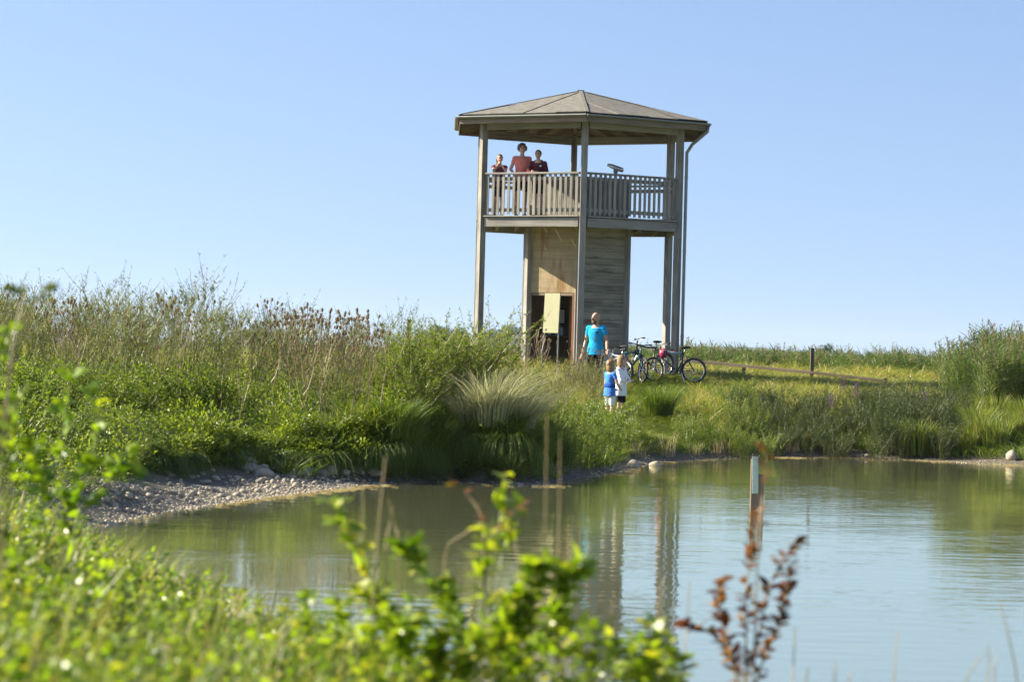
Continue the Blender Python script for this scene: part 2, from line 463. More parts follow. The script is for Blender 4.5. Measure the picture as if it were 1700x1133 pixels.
_cu = [200, 240, 330, 400, 480, 560, 640, 700, 760, 820, 865]
_cd = [33.6, 35.3, 37.0, 38.2, 38.8, 39.2, 39.75, 40.25, 40.8, 40.5, 40.6]
_cz = [.26, .26, .26, .23, .19, .13, .06, .05, .05, .06, .08]
for _u in np.arange(200, 866, 16.0):
    _dd, _zz = np.interp(_u, _cu, _cd), np.interp(_u, _cu, _cz)
    _p = P(_u, hor(_u) + 190, _dd); CTRL.append((_p.x, _dd, _zz)); _o = float(np.interp(_u, [200, 540, 640, 870], [1.0, .8, .42, .42])); _h = float(np.interp(_u, [200, 540, 640, 870], [.5, .52, .68, .72]))
    _p = P(_u, hor(_u) + 150, _dd + _o); CTRL.append((_p.x, _dd + _o, _h + .04 * math.sin(_u * .05)))
    _p = P(_u, hor(_u) + 150, _dd + 2.2); CTRL.append((_p.x, _dd + 2.2, _h + .15 + .03 * math.sin(_u * .031)))
CTRL = np.array(CTRL)
_d = np.hypot(CTRL[:, None, 0] - CTRL[None, :, 0], CTRL[:, None, 1] - CTRL[None, :, 1])
_w = np.linalg.solve(_d + np.eye(len(CTRL)) * 0.02, CTRL[:, 2] - 1.0)

def height(x, y):
    x, y = np.atleast_1d(np.asarray(x, float)), np.atleast_1d(np.asarray(y, float))
    sh = x.shape; x, y = x.ravel(), y.ravel()
    z = np.empty(len(x))
    for i in range(0, len(x), 20000):
        s = slice(i, i + 20000)
        z[s] = np.hypot(x[s, None] - CTRL[None, :, 0], y[s, None] - CTRL[None, :, 1]) @ _w + 1.0
    r = np.hypot(x - 0, y - 60)
    k = np.clip((r - 60) / 60, 0, 1); z = z * (1 - k) + 1.2 * k
    z += .05 * np.sin(x * 1.7 + y * .6) * np.sin(y * 1.1 - x * .4) * np.clip(1 - r / 100, 0, 1)
    sd = pond_sd(x, y)
    land = np.maximum(z, .03 + .02 * np.clip(sd, 0, 3))
    z = np.where(sd > 0, np.where(sd < .6, land * sd / .6 + .0 * (1 - sd / .6), land), np.maximum(-1.2, sd * .35))
    return z.reshape(sh)

def gz(x, y): return float(height(x, y)[0])

def at(u, d, z=None):                             # the ground point at picture column u and distance d
    v = hor(u) + 40; p = None
    for _ in range(3):
        p = P(u, v, d); zz = gz(p.x, d) if z is None else z
        v = hor(u) + (CAM_Z - zz) * F_PX / d
    p = P(u, v, d)
    return Vector((p.x, d, zz))

def axis(lo, hi, step, far):
    a = list(np.arange(lo, hi + step / 2, step)); s = step; b = hi
    while b < far: s *= 1.5; b += s; a.append(b)
    return a
xs = np.array(sorted(set([-v for v in axis(0, 24, .25, 6000)] + axis(0, 24, .25, 6000))))
ys = np.array([-400, -100, -40, -20, -12, -8] + axis(-5, 85, .25, 7000))
GX, GY = np.meshgrid(xs, ys)
GZ = height(GX, GY)
nx, ny = len(xs), len(ys)
ii = (np.arange(ny - 1)[:, None] * nx + np.arange(nx - 1)[None]).ravel()
g = Geo(); g.add(np.stack([GX, GY, GZ], -1).reshape(-1, 3), np.stack([ii, ii + 1, ii + nx + 1, ii + nx], 1))

def ground_mat():
    m, nt, b, out = new_mat('ground_soil')
    geo = nt.nodes.new('ShaderNodeNewGeometry'); sep = nt.nodes.new('ShaderNodeSeparateXYZ')
    nt.links.new(geo.outputs['Position'], sep.inputs[0])
    n1 = nt.nodes.new('ShaderNodeTexNoise'); n1.inputs['Scale'].default_value = .8; n1.inputs['Detail'].default_value = 8
    n2 = nt.nodes.new('ShaderNodeTexNoise'); n2.inputs['Scale'].default_value = 14; n2.inputs['Detail'].default_value = 6
    for n in (n1, n2): nt.links.new(geo.outputs['Position'], n.inputs['Vector'])
    grass = ramp(nt, [(.05, .07, .015), (.10, .12, .025), (.17, .15, .05)]); nt.links.new(n1.outputs['Fac'], grass.inputs[0])
    mud = ramp(nt, [(.03, .025, .016), (.10, .082, .054), (.25, .21, .14)]); nt.links.new(n2.outputs['Fac'], mud.inputs[0])
    mr = nt.nodes.new('ShaderNodeMapRange'); mr.inputs['From Min'].default_value = .14; mr.inputs['From Max'].default_value = .34
    nt.links.new(sep.outputs['Z'], mr.inputs[0])
    mx = nt.nodes.new('ShaderNodeMix'); mx.data_type = 'RGBA'
    nt.links.new(mr.outputs[0], mx.inputs['Factor']); nt.links.new(mud.outputs[0], mx.inputs['A']); nt.links.new(grass.outputs[0], mx.inputs['B'])
    nt.links.new(mx.outputs['Result'], b.inputs['Base Color']); b.inputs['Roughness'].default_value = .9
    bp = nt.nodes.new('ShaderNodeBump'); bp.inputs['Strength'].default_value = .6; bp.inputs['Distance'].default_value = .05
    nt.links.new(n2.outputs['Fac'], bp.inputs['Height']); nt.links.new(bp.outputs[0], b.inputs['Normal'])
    return m
tag(g.obj('ground', ground_mat(), smooth=True), kind='structure')

# pond water
def water_mat():
    m, nt, b, out = new_mat('pond_water')
    geo = nt.nodes.new('ShaderNodeNewGeometry')
    b.inputs['Base Color'].default_value = (.23, .24, .14, 1)
    b.inputs['Roughness'].default_value = .9; b.inputs['Specular IOR Level'].default_value = 0
    gl_ = nt.nodes.new('ShaderNodeBsdfGlossy'); gl_.inputs['Roughness'].default_value = .03; gl_.inputs['Color'].default_value = (1, 1, .82, 1)
    fr = nt.nodes.new('ShaderNodeFresnel'); fr.inputs['IOR'].default_value = 1.333
    pw_ = nt.nodes.new('ShaderNodeMath'); pw_.operation = 'POWER'; pw_.inputs[1].default_value = .30
    nt.links.new(fr.outputs[0], pw_.inputs[0])
    mxs = nt.nodes.new('ShaderNodeMixShader'); nt.links.new(pw_.outputs[0], mxs.inputs[0])
    nt.links.new(b.outputs[0], mxs.inputs[1]); nt.links.new(gl_.outputs[0], mxs.inputs[2]); nt.links.new(mxs.outputs[0], out.inputs['Surface'])
    mp = nt.nodes.new('ShaderNodeMapping'); mp.inputs['Scale'].default_value = (.8, 1.5, 1)
    nt.links.new(geo.outputs['Position'], mp.inputs[0])
    n1 = nt.nodes.new('ShaderNodeTexNoise'); n1.inputs['Scale'].default_value = 2.6; n1.inputs['Detail'].default_value = 3.5; n1.inputs['Roughness'].default_value = .5
    nt.links.new(mp.outputs[0], n1.inputs['Vector'])
    n2 = nt.nodes.new('ShaderNodeTexNoise'); n2.inputs['Scale'].default_value = .25; n2.inputs['Detail'].default_value = 2
    nt.links.new(mp.outputs[0], n2.inputs['Vector'])
    mr = nt.nodes.new('ShaderNodeMapRange'); mr.inputs['From Min'].default_value = .35; mr.inputs['From Max'].default_value = .65
    mr.inputs['To Min'].default_value = .35; mr.inputs['To Max'].default_value = 1.0
    nt.links.new(n2.outputs['Fac'], mr.inputs[0])
    mu = nt.nodes.new('ShaderNodeMath'); mu.operation = 'MULTIPLY'
    nt.links.new(n1.outputs['Fac'], mu.inputs[0]); nt.links.new(mr.outputs[0], mu.inputs[1])
    bp = nt.nodes.new('ShaderNodeBump'); bp.inputs['Strength'].default_value = 1.0; bp.inputs['Distance'].default_value = .0075
    nt.links.new(mu.outputs[0], bp.inputs['Height']); nt.links.new(bp.outputs[0], gl_.inputs['Normal'])
    return m
g = Geo()
wxs, wys = np.linspace(-12, 26, 20), np.linspace(9, 62, 28)
WX, WY = np.meshgrid(wxs, wys); k = (np.arange(27)[:, None] * 20 + np.arange(19)[None]).ravel()
g.add(np.stack([WX, WY, np.zeros_like(WX)], -1).reshape(-1, 3), np.stack([k, k + 1, k + 21, k + 20], 1))
tag(g.obj('water', water_mat(), smooth=True), kind='structure')

# distant hills
g = Geo()
hx = np.linspace(-2600, 2600, 160)
prof = 16 + 9 * np.sin(hx / 310 + 1) + 6 * np.sin(hx / 130) + 3 * np.sin(hx / 41) + 30 * np.exp(-((hx + 720) / 190) ** 2)
prof = np.maximum(prof * .8, 4)
rows = []
for dy, kz in ((-500, 0.0), (-300, .45), (-120, .85), (0, 1.0), (300, .7), (700, 0.0)):
    rows.append(np.stack([hx, np.full_like(hx, 3600 + dy) + 60 * np.sin(hx / 200), 1 + prof * kz], 1))
k = (np.arange(5)[:, None] * 160 + np.arange(159)[None]).ravel()
g.add(np.concatenate(rows), np.stack([k, k + 1, k + 161, k + 160], 1))
tag(g.obj('hills', plain('wooded_hill', (.05, .075, .04), .95, 0, .3, .01, .1), smooth=True), kind='structure')

# ------------------------------------------------------------------ timber members
_boxes = {}
def beam(name, p0, p1, w, h, mat, parent, up=(0, 0, 1)):
    """a box piece from p0 to p1 (its grain runs along it); w across, h along `up`"""
    p0, p1 = Vector(p0), Vector(p1)
    x = (p1 - p0); L = x.length; x.normalize()
    z = Vector(up); z = (z - x * z.dot(x))
    z = z.normalized() if z.length > 1e-4 else Vector((1, 0, 0))
    y = z.cross(x)
    key = (round(L, 3), round(w, 3), round(h, 3), mat.name)
    if key not in _boxes:
        b = min(.006, w * .15, h * .15)
        bm_v, g_ = [], Geo()
        # chamfered box: two end rings of eight points
        pts = []
        for sx in (-L / 2, L / 2):
            for (yy, zz) in ((-w / 2 + b, -h / 2), (w / 2 - b, -h / 2), (w / 2, -h / 2 + b), (w / 2, h / 2 - b), (w / 2 - b, h / 2), (-w / 2 + b, h / 2), (-w / 2, h / 2 - b), (-w / 2, -h / 2 + b)):
                pts.append((sx, yy, zz))
        g_.add(pts, [(i, (i + 1) % 8, 8 + (i + 1) % 8, 8 + i) for i in range(8)])
        g_.f[(8, 0)] = [np.array([list(range(7, -1, -1)), list(range(8, 16))])]
        _boxes[key] = g_.mesh(name, mat)
    o = link(bpy.data.objects.new(name, _boxes[key]), parent)
    m = Matrix((x, y, z)).transposed().to_4x4(); m.translation = (p0 + p1) / 2
    o.matrix_local = m
    return o

def poly_prism(name, pts_top, thick, mat, parent):
    """flat polygon (3D points in one plane) thickened downwards"""
    pts = np.array([tuple(p) for p in pts_top], float); n = len(pts)
    low = pts - np.array((0, 0, thick))
    g_ = Geo(); g_.add(np.concatenate([pts, low]), [(i, n + i, n + (i + 1) % n, (i + 1) % n) for i in range(n)])
    g_.f[(n, 0)] = [np.array([list(range(n)), list(range(2 * n - 1, n - 1, -1))])]
    return g_.obj(name, mat, parent)

# ------------------------------------------------------------------ observation tower (hexagonal)
tower = empty('observation_tower', (TX, TY, TZ), R_(1.4))
tag(tower, 'tall hexagonal weathered timber observation tower with felt roof and railed deck', 'tower')
RP, RS, RE = 2.78, 1.40, 3.48
DECK, RAIL, EAVE, APEX, RING = 3.80, 4.86, 6.26, 7.08, 6.06   # local heights
ANG = [R_(-90 + 60 * k) for k in range(6)]
def C(r, k, z): return Vector((r * math.cos(ANG[k % 6]), r * math.sin(ANG[k % 6]), z))
for k in range(6):
    rad = C(1, k, 0)
    beam('post', C(RP, k, -.3), C(RP, k, RING + .14), .155, .155, M['timber'], tower, up=rad)
for k in range(6):
    a, b = C(RP, k, 0), C(RP, k + 1, 0); t = (b - a).normalized(); n = (a + b).normalized()
    a2, b2 = a + t * .1, b - t * .1
    Z = lambda p, z: Vector((p.x, p.y, z))
    beam('ring_beam', Z(a2, RING - .02), Z(b2, RING - .02), .10, .20, M['timber'], tower)
    beam('floor_beam', Z(a2, DECK - .13), Z(b2, DECK - .13), .12, .22, M['timber'], tower)
    beam('edge_board', Z(a2, DECK + .015) + n * .03, Z(b2, DECK + .015) + n * .03, .16, .03, M['timber'], tower)
    beam('handrail', Z(a2, RAIL) + n * .02, Z(b2, RAIL) + n * .02, .13, .045, M['timber'], tower)
    beam('rail', Z(a2, RAIL - .13), Z(b2, RAIL - .13), .04, .09, M['timber'], tower)
    beam('rail', Z(a2, DECK + .17), Z(b2, DECK + .17), .04, .09, M['timber'], tower)
    if k not in (2, 3):
        nb = 18
        for i in range(nb):
            q = a2.lerp(b2, (i + .5) / nb) + n * .036 + t * random.uniform(-.008, .008)
            dz = random.uniform(-.012, .012)
            beam('baluster', Z(q, DECK + .06 + dz), Z(q, RAIL - .026), .028, .07, M['timber'], tower, up=t)
# deck boards and joists
y = -RP + .12
while y < RP - .1:
    half = min(RP * .866 - .06, (RP - abs(y) - .02) * 1.732) - .04
    if half > .15:
        for s in ((-half, -.9) if abs(y) < .9 else (-half, half), (.9, half) if abs(y) < .9 else None):
            if s and s[1] - s[0] > .1:
                beam('deck_board', (s[0], y, DECK - .012), (s[1], y, DECK - .012), .135, .028, M['timber'], tower)
    y += .145
for x in (-2.0, -1.5, 1.5, 2.0):
    half = min(RP - abs(x) / 1.732, RP) - .12
    beam('joist', (x, -half, DECK - .12), (x, half, DECK - .12), .08, .16, M['timber_dark'], tower)
for x in (-.75, 0, .75):
    for sg in (-1, 1):
        e = RP - abs(x) / 1.732 - .12
        beam('joist', (x, sg * 1.25, DECK - .12), (x, sg * e, DECK - .12), .08, .16, M['timber_dark'], tower)
# enclosed stair shaft
DOOR_TOP = 2.0
for k in range(6):
    beam('shaft_post', C(RS, k, -.2), C(RS, k, DECK - .03), .15, .15, M['timber'], tower, up=C(1, k, 0))
    a, b = C(RS, k, 0), C(RS, k + 1, 0); t = (b - a).normalized(); n = (a + b).normalized()
    a2, b2 = a + t * .075, b - t * .075
    Z = lambda p, z, o=0: Vector((p.x, p.y, z)) + n * o
    if k == 5:
        hh = DECK - .05 - DOOR_TOP
        beam('plywood_panel', Z(a2, (DOOR_TOP + DECK - .05) / 2, -.01), Z(b2, (DOOR_TOP + DECK - .05) / 2, -.01), .03, hh, M['plywood'], tower)
        beam('door_lintel', Z(a2, DOOR_TOP - .04, -.04), Z(b2, DOOR_TOP - .04, -.04), .08, .07, M['timber_dark'], tower)
        d = beam('door_leaf', Z(b2, DOOR_TOP / 2, -.03), Z(b2, DOOR_TOP / 2, -.03) + Vector((-.10, .80, 0)), .04, DOOR_TOP - .08, M['brown_board'], tower)
        beam('door_stop', Z(b2, 0, -.02) - t * .04, Z(b2, DOOR_TOP, -.02) - t * .04, .08, .05, M['brown_board'], tower, up=n)
    else:
        z = 0.02; i = 0
        while z < DECK - .1:
            h = .168
            beam('plank', Z(a2, z + h / 2, random.uniform(-.006, .006)), Z(b2, z + h / 2, random.uniform(-.006, .006)), .035, h - .005, M['plank'], tower)
            z += h; i += 1
        beam('light_block_panel', Z((a2 + b2) / 2, .02, -.04), Z((a2 + b2) / 2, DECK - .1, -.04), (b2 - a2).length, .015, M['timber_dark'], tower, up=n)  # added backing panel, blocks sky light through the gaps between planks
    # parapet of upright planks round the stair head
    if k != 2:
        L = (b - a).length; nb = 9
        for i in range(nb):
            q = a.lerp(b, (i + .5) / nb)
            beam('parapet_plank', Z(q, DECK + .01), Z(q, RAIL - .09), .03, L / nb - .008, M['plank'], tower, up=t)
        beam('parapet_cap', Z(a, RAIL - .07), Z(b, RAIL - .07), .10, .035, M['timber'], tower)
beam('number_plate', C(RS + .08, 5, 1.45) + Vector((-.02, -.05, 0)), C(RS + .08, 5, 1.45) + Vector((.07, -.05, 0)), .012, .055, M['paper'], tower)
# inside the doorway: shelf, framed notice
beam('shelf', (-.95, .3, .95), (.35, .72, .95), .28, .04, M['timber_dark'], tower)
beam('shelf', (-.95, .3, .35), (.35, .72, .35), .28, .04, M['timber_dark'], tower)
beam('notice_frame', (-.45, .78, 1.45), (-.2, .80, 1.45), .03, .42, M['bike_black'], tower)
beam('notice_paper', (-.42, .755, 1.45), (-.23, .775, 1.45), .012, .34, M['paper'], tower)
# roof: rafters, boards, strips of felt, fascia, gutter
def roof_z(r_corner): return APEX - (APEX - EAVE) * r_corner / RE
for k in range(6):
    dz = Vector((0, 0, -.13))
    beam('hip_rafter', C(.12, k, APEX - .03) + dz, C(RE - .06, k, roof_z(RE - .06)) + dz, .08, .15, M['timber_dark'], tower)
    a, b = C(RE, k, EAVE), C(RE, k + 1, EAVE); t = (b - a).normalized(); n = Vector(((a + b).x, (a + b).y, 0)).normalized()
    ap = Vector((0, 0, APEX)); eL = (b - a).length; mid = (a + b) / 2; slope = (ap - mid)
    for i in range(-2, 3):                           # common rafters
        off = i * .58; reach = 1 - abs(off) / (eL / 2)
        p0 = mid + t * off; p1 = p0 + slope * max(reach - .06, .05)
        beam('rafter', p0 + dz - n * .05, p1 + dz, .06, .13, M['timber_dark'], tower)
    nbrd = 15                                        # boards under the felt, parallel to the eave
    for i in range(nbrd):
        f0, f1 = i / nbrd, (i + .97) / nbrd
        q = [a.lerp(ap, f0), b.lerp(ap, f0), b.lerp(ap, f1), a.lerp(ap, f1)]
        q = [p + Vector((0, 0, -.028 - .001 * (i % 2))) for p in q]
        poly_prism('roof_board', q, .022, M['timber_dark'], tower)
    cuts = [-eL / 2, -eL * .25, 0.0, eL * .25, eL / 2]   # felt strips laid up the slope
    for i in range(4):
        x0, x1 = cuts[i], cuts[i + 1] + (.03 if i < 3 else 0)
        lift_ = .016 * (i % 2) + .002
        def top(x): return mid + t * x + slope * (1 - abs(x) / (eL / 2))
        q = [mid + t * x0 + n * .03, mid + t * x1 + n * .03]
        hi_ = [top(x1)] + ([top(0)] if x0 < 0 < x1 else []) + [top(x0)]
        pts = q + hi_
        clean = []
        for p in pts:
            if not clean or (p - clean[-1]).length > .02: clean.append(p)
        if (clean[0] - clean[-1]).length < .02: clean.pop()
        poly_prism('felt_strip', [p + Vector((0, 0, lift_)) for p in clean], .022, M['felt'], tower)
    beam('hip_cap', C(.05, k, APEX + .012), C(RE + .02, k, EAVE + .012), .09, .014, M['felt'], tower)
    fa, fb = C(RE - .01, k, EAVE - .13), C(RE - .01, k + 1, EAVE - .13)
    beam('fascia_board', fa, fb, .03, .19, M['timber_dark'], tower)
    g = Geo()                                       # half-round gutter
    th = np.linspace(math.pi, 2 * math.pi, 9)
    ga, gb = C(RE + .075, k, EAVE - .045), C(RE + .075, k + 1, EAVE - .045)
    out_n = np.array(n); prof_ = []
    for rr in (.062, .054):
        prof_.append([out_n * math.cos(q_) * rr + np.array((0, 0, 1)) * math.sin(q_) * rr for q_ in th])
    ring_ = np.array(prof_[0] + prof_[1][::-1]); m_ = len(ring_)
    g.add(np.concatenate([ring_ + np.array(ga), ring_ + np.array(gb)]), [(i, (i + 1) % m_, m_ + (i + 1) % m_, m_ + i) for i in range(m_)])
    g.obj('gutter', M['zinc'], tower, smooth=True)
beam('roof_cap', (0, 0, APEX - .02), (0, 0, APEX + .03), .16, .16, M['felt'], tower)
beam('king_post', (0, 0, APEX - .5), (0, 0, APEX - .08), .16, .16, M['timber_dark'], tower, up=(1, 0, 0))
g = Geo()
e = C(RE + .05, 1, EAVE - .1); q = C(RP + .19, 1, 0)
g_tube(g, [e, e + Vector((-.02, .0, -.14)), (q.x + .12, q.y - .05, EAVE - .55), (q.x, q.y, EAVE - .75), (q.x, q.y, EAVE - .95), (q.x, q.y, 3.5), (q.x, q.y, 1.2), (q.x, q.y, -.1)], .04, 10)
dp = g.obj('downpipe', M['zinc'], tower, smooth=True)
for z in (1.0, 3.1, 4.9):
    g = Geo(); g_tube(g, [(q.x, q.y, z - .02), (q.x, q.y, z + .02)], .048, 10); g.obj('pipe_clip', M['zinc'], dp)

def T(x, y, z): return Vector((TX + x, TY + y, TZ + z))

# leaflets on the shelf
for i in range(4):
    o = empty('leaflet', T(-.62 + i * .1, .40 + i * .032, .97))
    beam('cover', (0, 0, 0), (0, .015, .2 + .02 * (i % 3)), .085, .01, [M['paper'], M['bike_teal'], M['paper'], M['bike_white']][i], o, up=(0, -1, 0))
    tag(o, ['white leaflet propped at the outer end of the shelf inside the doorway', 'teal leaflet standing on the shelf inside the doorway',
            'white leaflet standing between a teal and a pale blue one on the shelf', 'pale blue leaflet standing on the shelf inside the doorway'][i], 'leaflet')

# coin binoculars on the deck
sc_ = empty('viewing_binoculars', T(.86, -1.83, DECK)); sc_.rotation_euler = (0, 0, R_(-20))
tag(sc_, 'grey swivelling viewing binoculars on a pedestal behind the deck railing', 'binoculars')
g = Geo(); g_tube(g, [(0, 0, 0), (0, 0, .02), (0, 0, .03), (0, 0, 1.02)], [.13, .13, .05, .045], 12); g.obj('pedestal', M['zinc'], sc_, True)
g = Geo(); g_tube(g, [(0, 0, 1.0), (0, 0, 1.17)], [.035, .05], 10); g_box(g, (0, -.09, 1.24), (.05, .02, .16)); g_box(g, (0, .09, 1.24), (.05, .02, .16)); g_box(g, (0, 0, 1.165), (.06, .2, .02)); g.obj('yoke', M['zinc'], sc_)
g = Geo()
for s in (-.05, .05):
    g_tube(g, [(-.19, s, 1.335), (-.13, s, 1.315), (-.12, s, 1.312), (.02, s, 1.26), (.15, s, 1.215), (.17, s, 1.21)], [.036, .036, .05, .056, .058, .05], 12)
g_box(g, (-.02, 0, 1.275), (.2, .1, .085), Matrix.Rotation(R_(20), 3, 'Y'))
g.obj('body', M['steel'], sc_, True)

# information board on two legs in front of the doorway
b0, b1 = P(903, 552, 66.3), P(929, 552, 66.1)
board = empty('information_board', at(912, 66.2)); bl = board.location
tag(board, 'blank yellowish information panel on two thin metal legs before the tower doorway', 'sign')
ax = Vector((.36, -.34, 0)); cz = P(916, 520, 66.2).z - bl.z
tl = Vector((.03, .02, 1)).normalized()
beam('panel', Vector((.02, 0, cz)) - tl * .47, Vector((.02, 0, cz)) + tl * .47, ax.length * 1.0, .03, M['board_face'], board, up=ax.cross(Vector((0, 0, 1))))
for s in (-.42, .42):
    top_ = Vector((.02, 0, cz)) + ax * s - tl * .46; foot = Vector((ax.x * s * 1.35 - .03, ax.y * s * 1.1, -.15))
    beam('leg', foot, top_ + tl * .3 - ax.cross(Vector((0, 0, 1))).normalized() * .03, .026, .026, M['zinc'], board)

# ------------------------------------------------------------------ post-and-rail fence
def fence(label, pts, rails, posts):
    o = empty('post_and_rail_fence', pts[0])
    tag(o, label, 'fence')
    base = Vector(pts[0])
    for i in range(len(pts) - 1):
        a, b = Vector(pts[i]), Vector(pts[i + 1])
        for h in rails:
            beam('rail', a - base + Vector((0, 0, h)), b - base + Vector((0, 0, h)), .04, .075, M['fence'], o)
    for (p, h) in posts:
        p = Vector(p) - base
        beam('post', p + Vector((0, .06, -.3)), p + Vector((0, .06, h)), .095, .095, M['fence'], o, up=(1, 0, 0))
def fp(u, v, d): return P(u, v, d)
pr = [fp(1120, 597, 74.6), fp(1235, 608, 73.6), fp(1348, 619, 72.6), fp(1470, 633, 71.6)]
fence('dark timber rail fence running down from the tower through golden grass', [p for p in pr], [0], [((p.x, p.y, gz(p.x, p.y)), h) for p, h in zip(pr, (.4, .3, .88, .22))])
pl_ = [fp(330, 571, 74), fp(420, 571, 74.5), fp(678, 582, 75.5), fp(870, 588, 76.5)]
fence('dark timber rail fence half buried in teasels beside the tower', pl_, [0], [((p.x, p.y, gz(p.x, p.y)), h) for p, h in zip(pl_, (.8, .8, 1.35, .7))])

# stake standing in the water
p = P(1257, 846, F_PX * CAM_Z / (846 - hor(1257)))
st = empty('water_stake', (p.x, p.y, 0)); tag(st, 'square wooden stake with a pale plate standing alone in the pond', 'stake')
s1 = beam('stake_shaft', (.03, 0, -.8), (.015, 0, .44), .10, .10, M['fence'], st, up=(.3, 1, 0))
beam('plate', (-.035, -.055, .2), (-.045, -.055, .66), .075, .012, plain('pale_plate', (.30, .38, .37), .6, 0, .2, 5), st, up=(0, 1, 0))
beam('stake_shaft', (-.045, 0, -.8), (-.05, 0, .63), .085, .09, M['fence'], st, up=(0, 1, 0))

# ------------------------------------------------------------------ people
def remesh(g_, voxel, mats, name, parent, smooth_it=6, mat_fn=None):
    o = g_.obj('tmp_body', mats)
    md = o.modifiers.new('r', 'REMESH'); md.mode = 'VOXEL'; md.voxel_size = voxel; md.use_smooth_shade = True
    ms = o.modifiers.new('s', 'SMOOTH'); ms.factor = .5; ms.iterations = smooth_it
    dg = bpy.context.evaluated_depsgraph_get()
    me = bpy.data.meshes.new_from_object(o.evaluated_get(dg))
    bpy.data.objects.remove(o)
    me.materials.clear()
    for m in (mats if isinstance(mats, list) else [mats]): me.materials.append(m)
    me.polygons.foreach_set('material_index', np.zeros(len(me.polygons), np.int32))
    me.polygons.foreach_set('use_smooth', np.ones(len(me.polygons), bool))
    me.name = name
    return link(bpy.data.objects.new(name, me), parent)

def person(loc, rz, H, pose, label, skin, hair, hair_style, top, top_mat, bottom, bottom_mat, group=None, beard=False, extra=None, vox=.011, shoes=None):
    root_s = H / 1.75
    def S(p): return np.array(p, float) * root_s
    J = dict(hipL=(-.09, 0, .93), hipR=(.09, 0, .93), kneeL=(-.10, -.02, .50), kneeR=(.10, -.02, .50), ankL=(-.10, .03, .08), ankR=(.10, .03, .08),
             shL=(-.175, 0, 1.42), shR=(.175, 0, 1.42), elL=(-.25, .02, 1.13), elR=(.25, .02, 1.13), wrL=(-.27, -.06, .88), wrR=(.27, -.06, .88), lean=0.0, head=(0, 0), tilt=0.0)
    J.update(pose)
    ln = J['lean']                                    # forward lean of the trunk
    def tor(z): return -ln * max(0, (z - .95)) / .5   # y offset of the spine at height z
    G = Geo()
    rings = [(.86, .13, .10), (.93, .155, .11), (1.02, .145, .105), (1.12, .135, .098), (1.24, .15, .108), (1.34, .165, .11), (1.42, .145, .092), (1.47, .085, .07), (1.50, .055, .058)]
    def torso(gg, rs, grow, z0, z1):
        pts = [(0, tor(z), z) for z, a, b in rs if z0 <= z <= z1]; sel = [(a, b) for z, a, b in rs if z0 <= z <= z1]
        n, sd = len(pts), 18
        v = []
        for p_, (a, b) in zip(pts, sel):
            for j in range(sd):
                th_ = 2 * math.pi * j / sd
                v.append(((a + grow) * math.cos(th_), p_[1] + (b + grow) * math.sin(th_), p_[2]))
        f = [(i * sd + j, i * sd + (j + 1) % sd, (i + 1) * sd + (j + 1) % sd, (i + 1) * sd + j) for i in range(n - 1) for j in range(sd)]
        b0 = gg.n; gg.add(np.array(v) * root_s, f)
        gg.f.setdefault((sd, 0), []).append(np.array([np.arange(sd)[::-1], (n - 1) * sd + np.arange(sd)]) + b0)
    torso(G, rings, 0, 0, 9)
    for s in 'LR':
        g_capsule(G, S(J['hip' + s]), S(J['knee' + s]), .088 * root_s, .058 * root_s)
        kn, an = np.array(J['knee' + s], float), np.array(J['ank' + s], float)
        g_capsule(G, S(kn), S(kn + (an - kn) * .35 + np.array((0, .02, 0))), .055 * root_s, .058 * root_s)
        g_capsule(G, S(kn + (an - kn) * .35 + np.array((0, .02, 0))), S(an), .056 * root_s, .038 * root_s)
        g_capsule(G, S(an + np.array((0, .03, -.03))), S(an + np.array((0, -.16, -.045))), .042 * root_s, .032 * root_s)
        sh, el, wr = (np.array(J[q + s], float) for q in ('sh', 'el', 'wr'))
        sh = sh + np.array((0, tor(1.42), 0))
        g_capsule(G, S(sh), S(el), .055 * root_s, .040 * root_s)
        g_capsule(G, S(el), S(wr), .041 * root_s, .028 * root_s)
        # hand: palm and five fingers
        hd = unit(wr - el); hd = unit(hd + np.array(J.get('hand' + s, (0, 0, 0)), float))
        sd_ = unit(np.cross(hd, np.array((0, 1.0, .3))))
        pn = np.cross(sd_, hd)
        palm = wr + hd * .05
        g_capsule(G, S(wr), S(wr + hd * .075), .026 * root_s, .032 * root_s, ell=.6)
        for i, (o_, fl) in enumerate(((-.026, .062), (-.009, .072), (.009, .068), (.026, .052))):
            b_ = wr + hd * .085 + sd_ * o_; m_ = b_ + hd * fl * .55 + pn * .008; t_ = m_ + hd * fl * .35 + pn * .022
            g_capsule(G, S(b_), S(m_), .0105 * root_s, .0095 * root_s, 6); g_capsule(G, S(m_), S(t_), .0095 * root_s, .008 * root_s, 6)
        tb = wr + hd * .03 + sd_ * .028
        g_capsule(G, S(tb), S(tb + sd_ * .028 + hd * .035), .012 * root_s, .009 * root_s, 6)
    # head
    hy, hx_ = tor(1.52) - .02 - ln * .1, J['head'][0]
    hs = 1.04 + max(0, (1.6 - H)) * .5               # children have relatively larger heads
    hc = np.array((hx_, hy, 1.50 + .135 * hs))
    g_capsule(G, S((0, tor(1.45), 1.45)), S((hx_ * .7, hy + .01, 1.56)), .056 * root_s, .052 * root_s)
    yaw = J['head'][1]; cy, sy = math.cos(yaw), math.sin(yaw)
    def HD(p): p = np.array(p, float) * hs; return hc + np.array((p[0] * cy - p[1] * sy, p[0] * sy + p[1] * cy, p[2]))
    def skull(gg, r, off, fn=None, nu=18, nv=12):
        tmp = Geo(); g_ellipsoid(tmp, (0, 0, 0), r, nu, nv, fn)
        v = np.concatenate(tmp.v) + np.array(off); v = np.array([S(HD(q_)) for q_ in v])
        gg.add(v, np.concatenate(tmp.f[(4, 0)]))
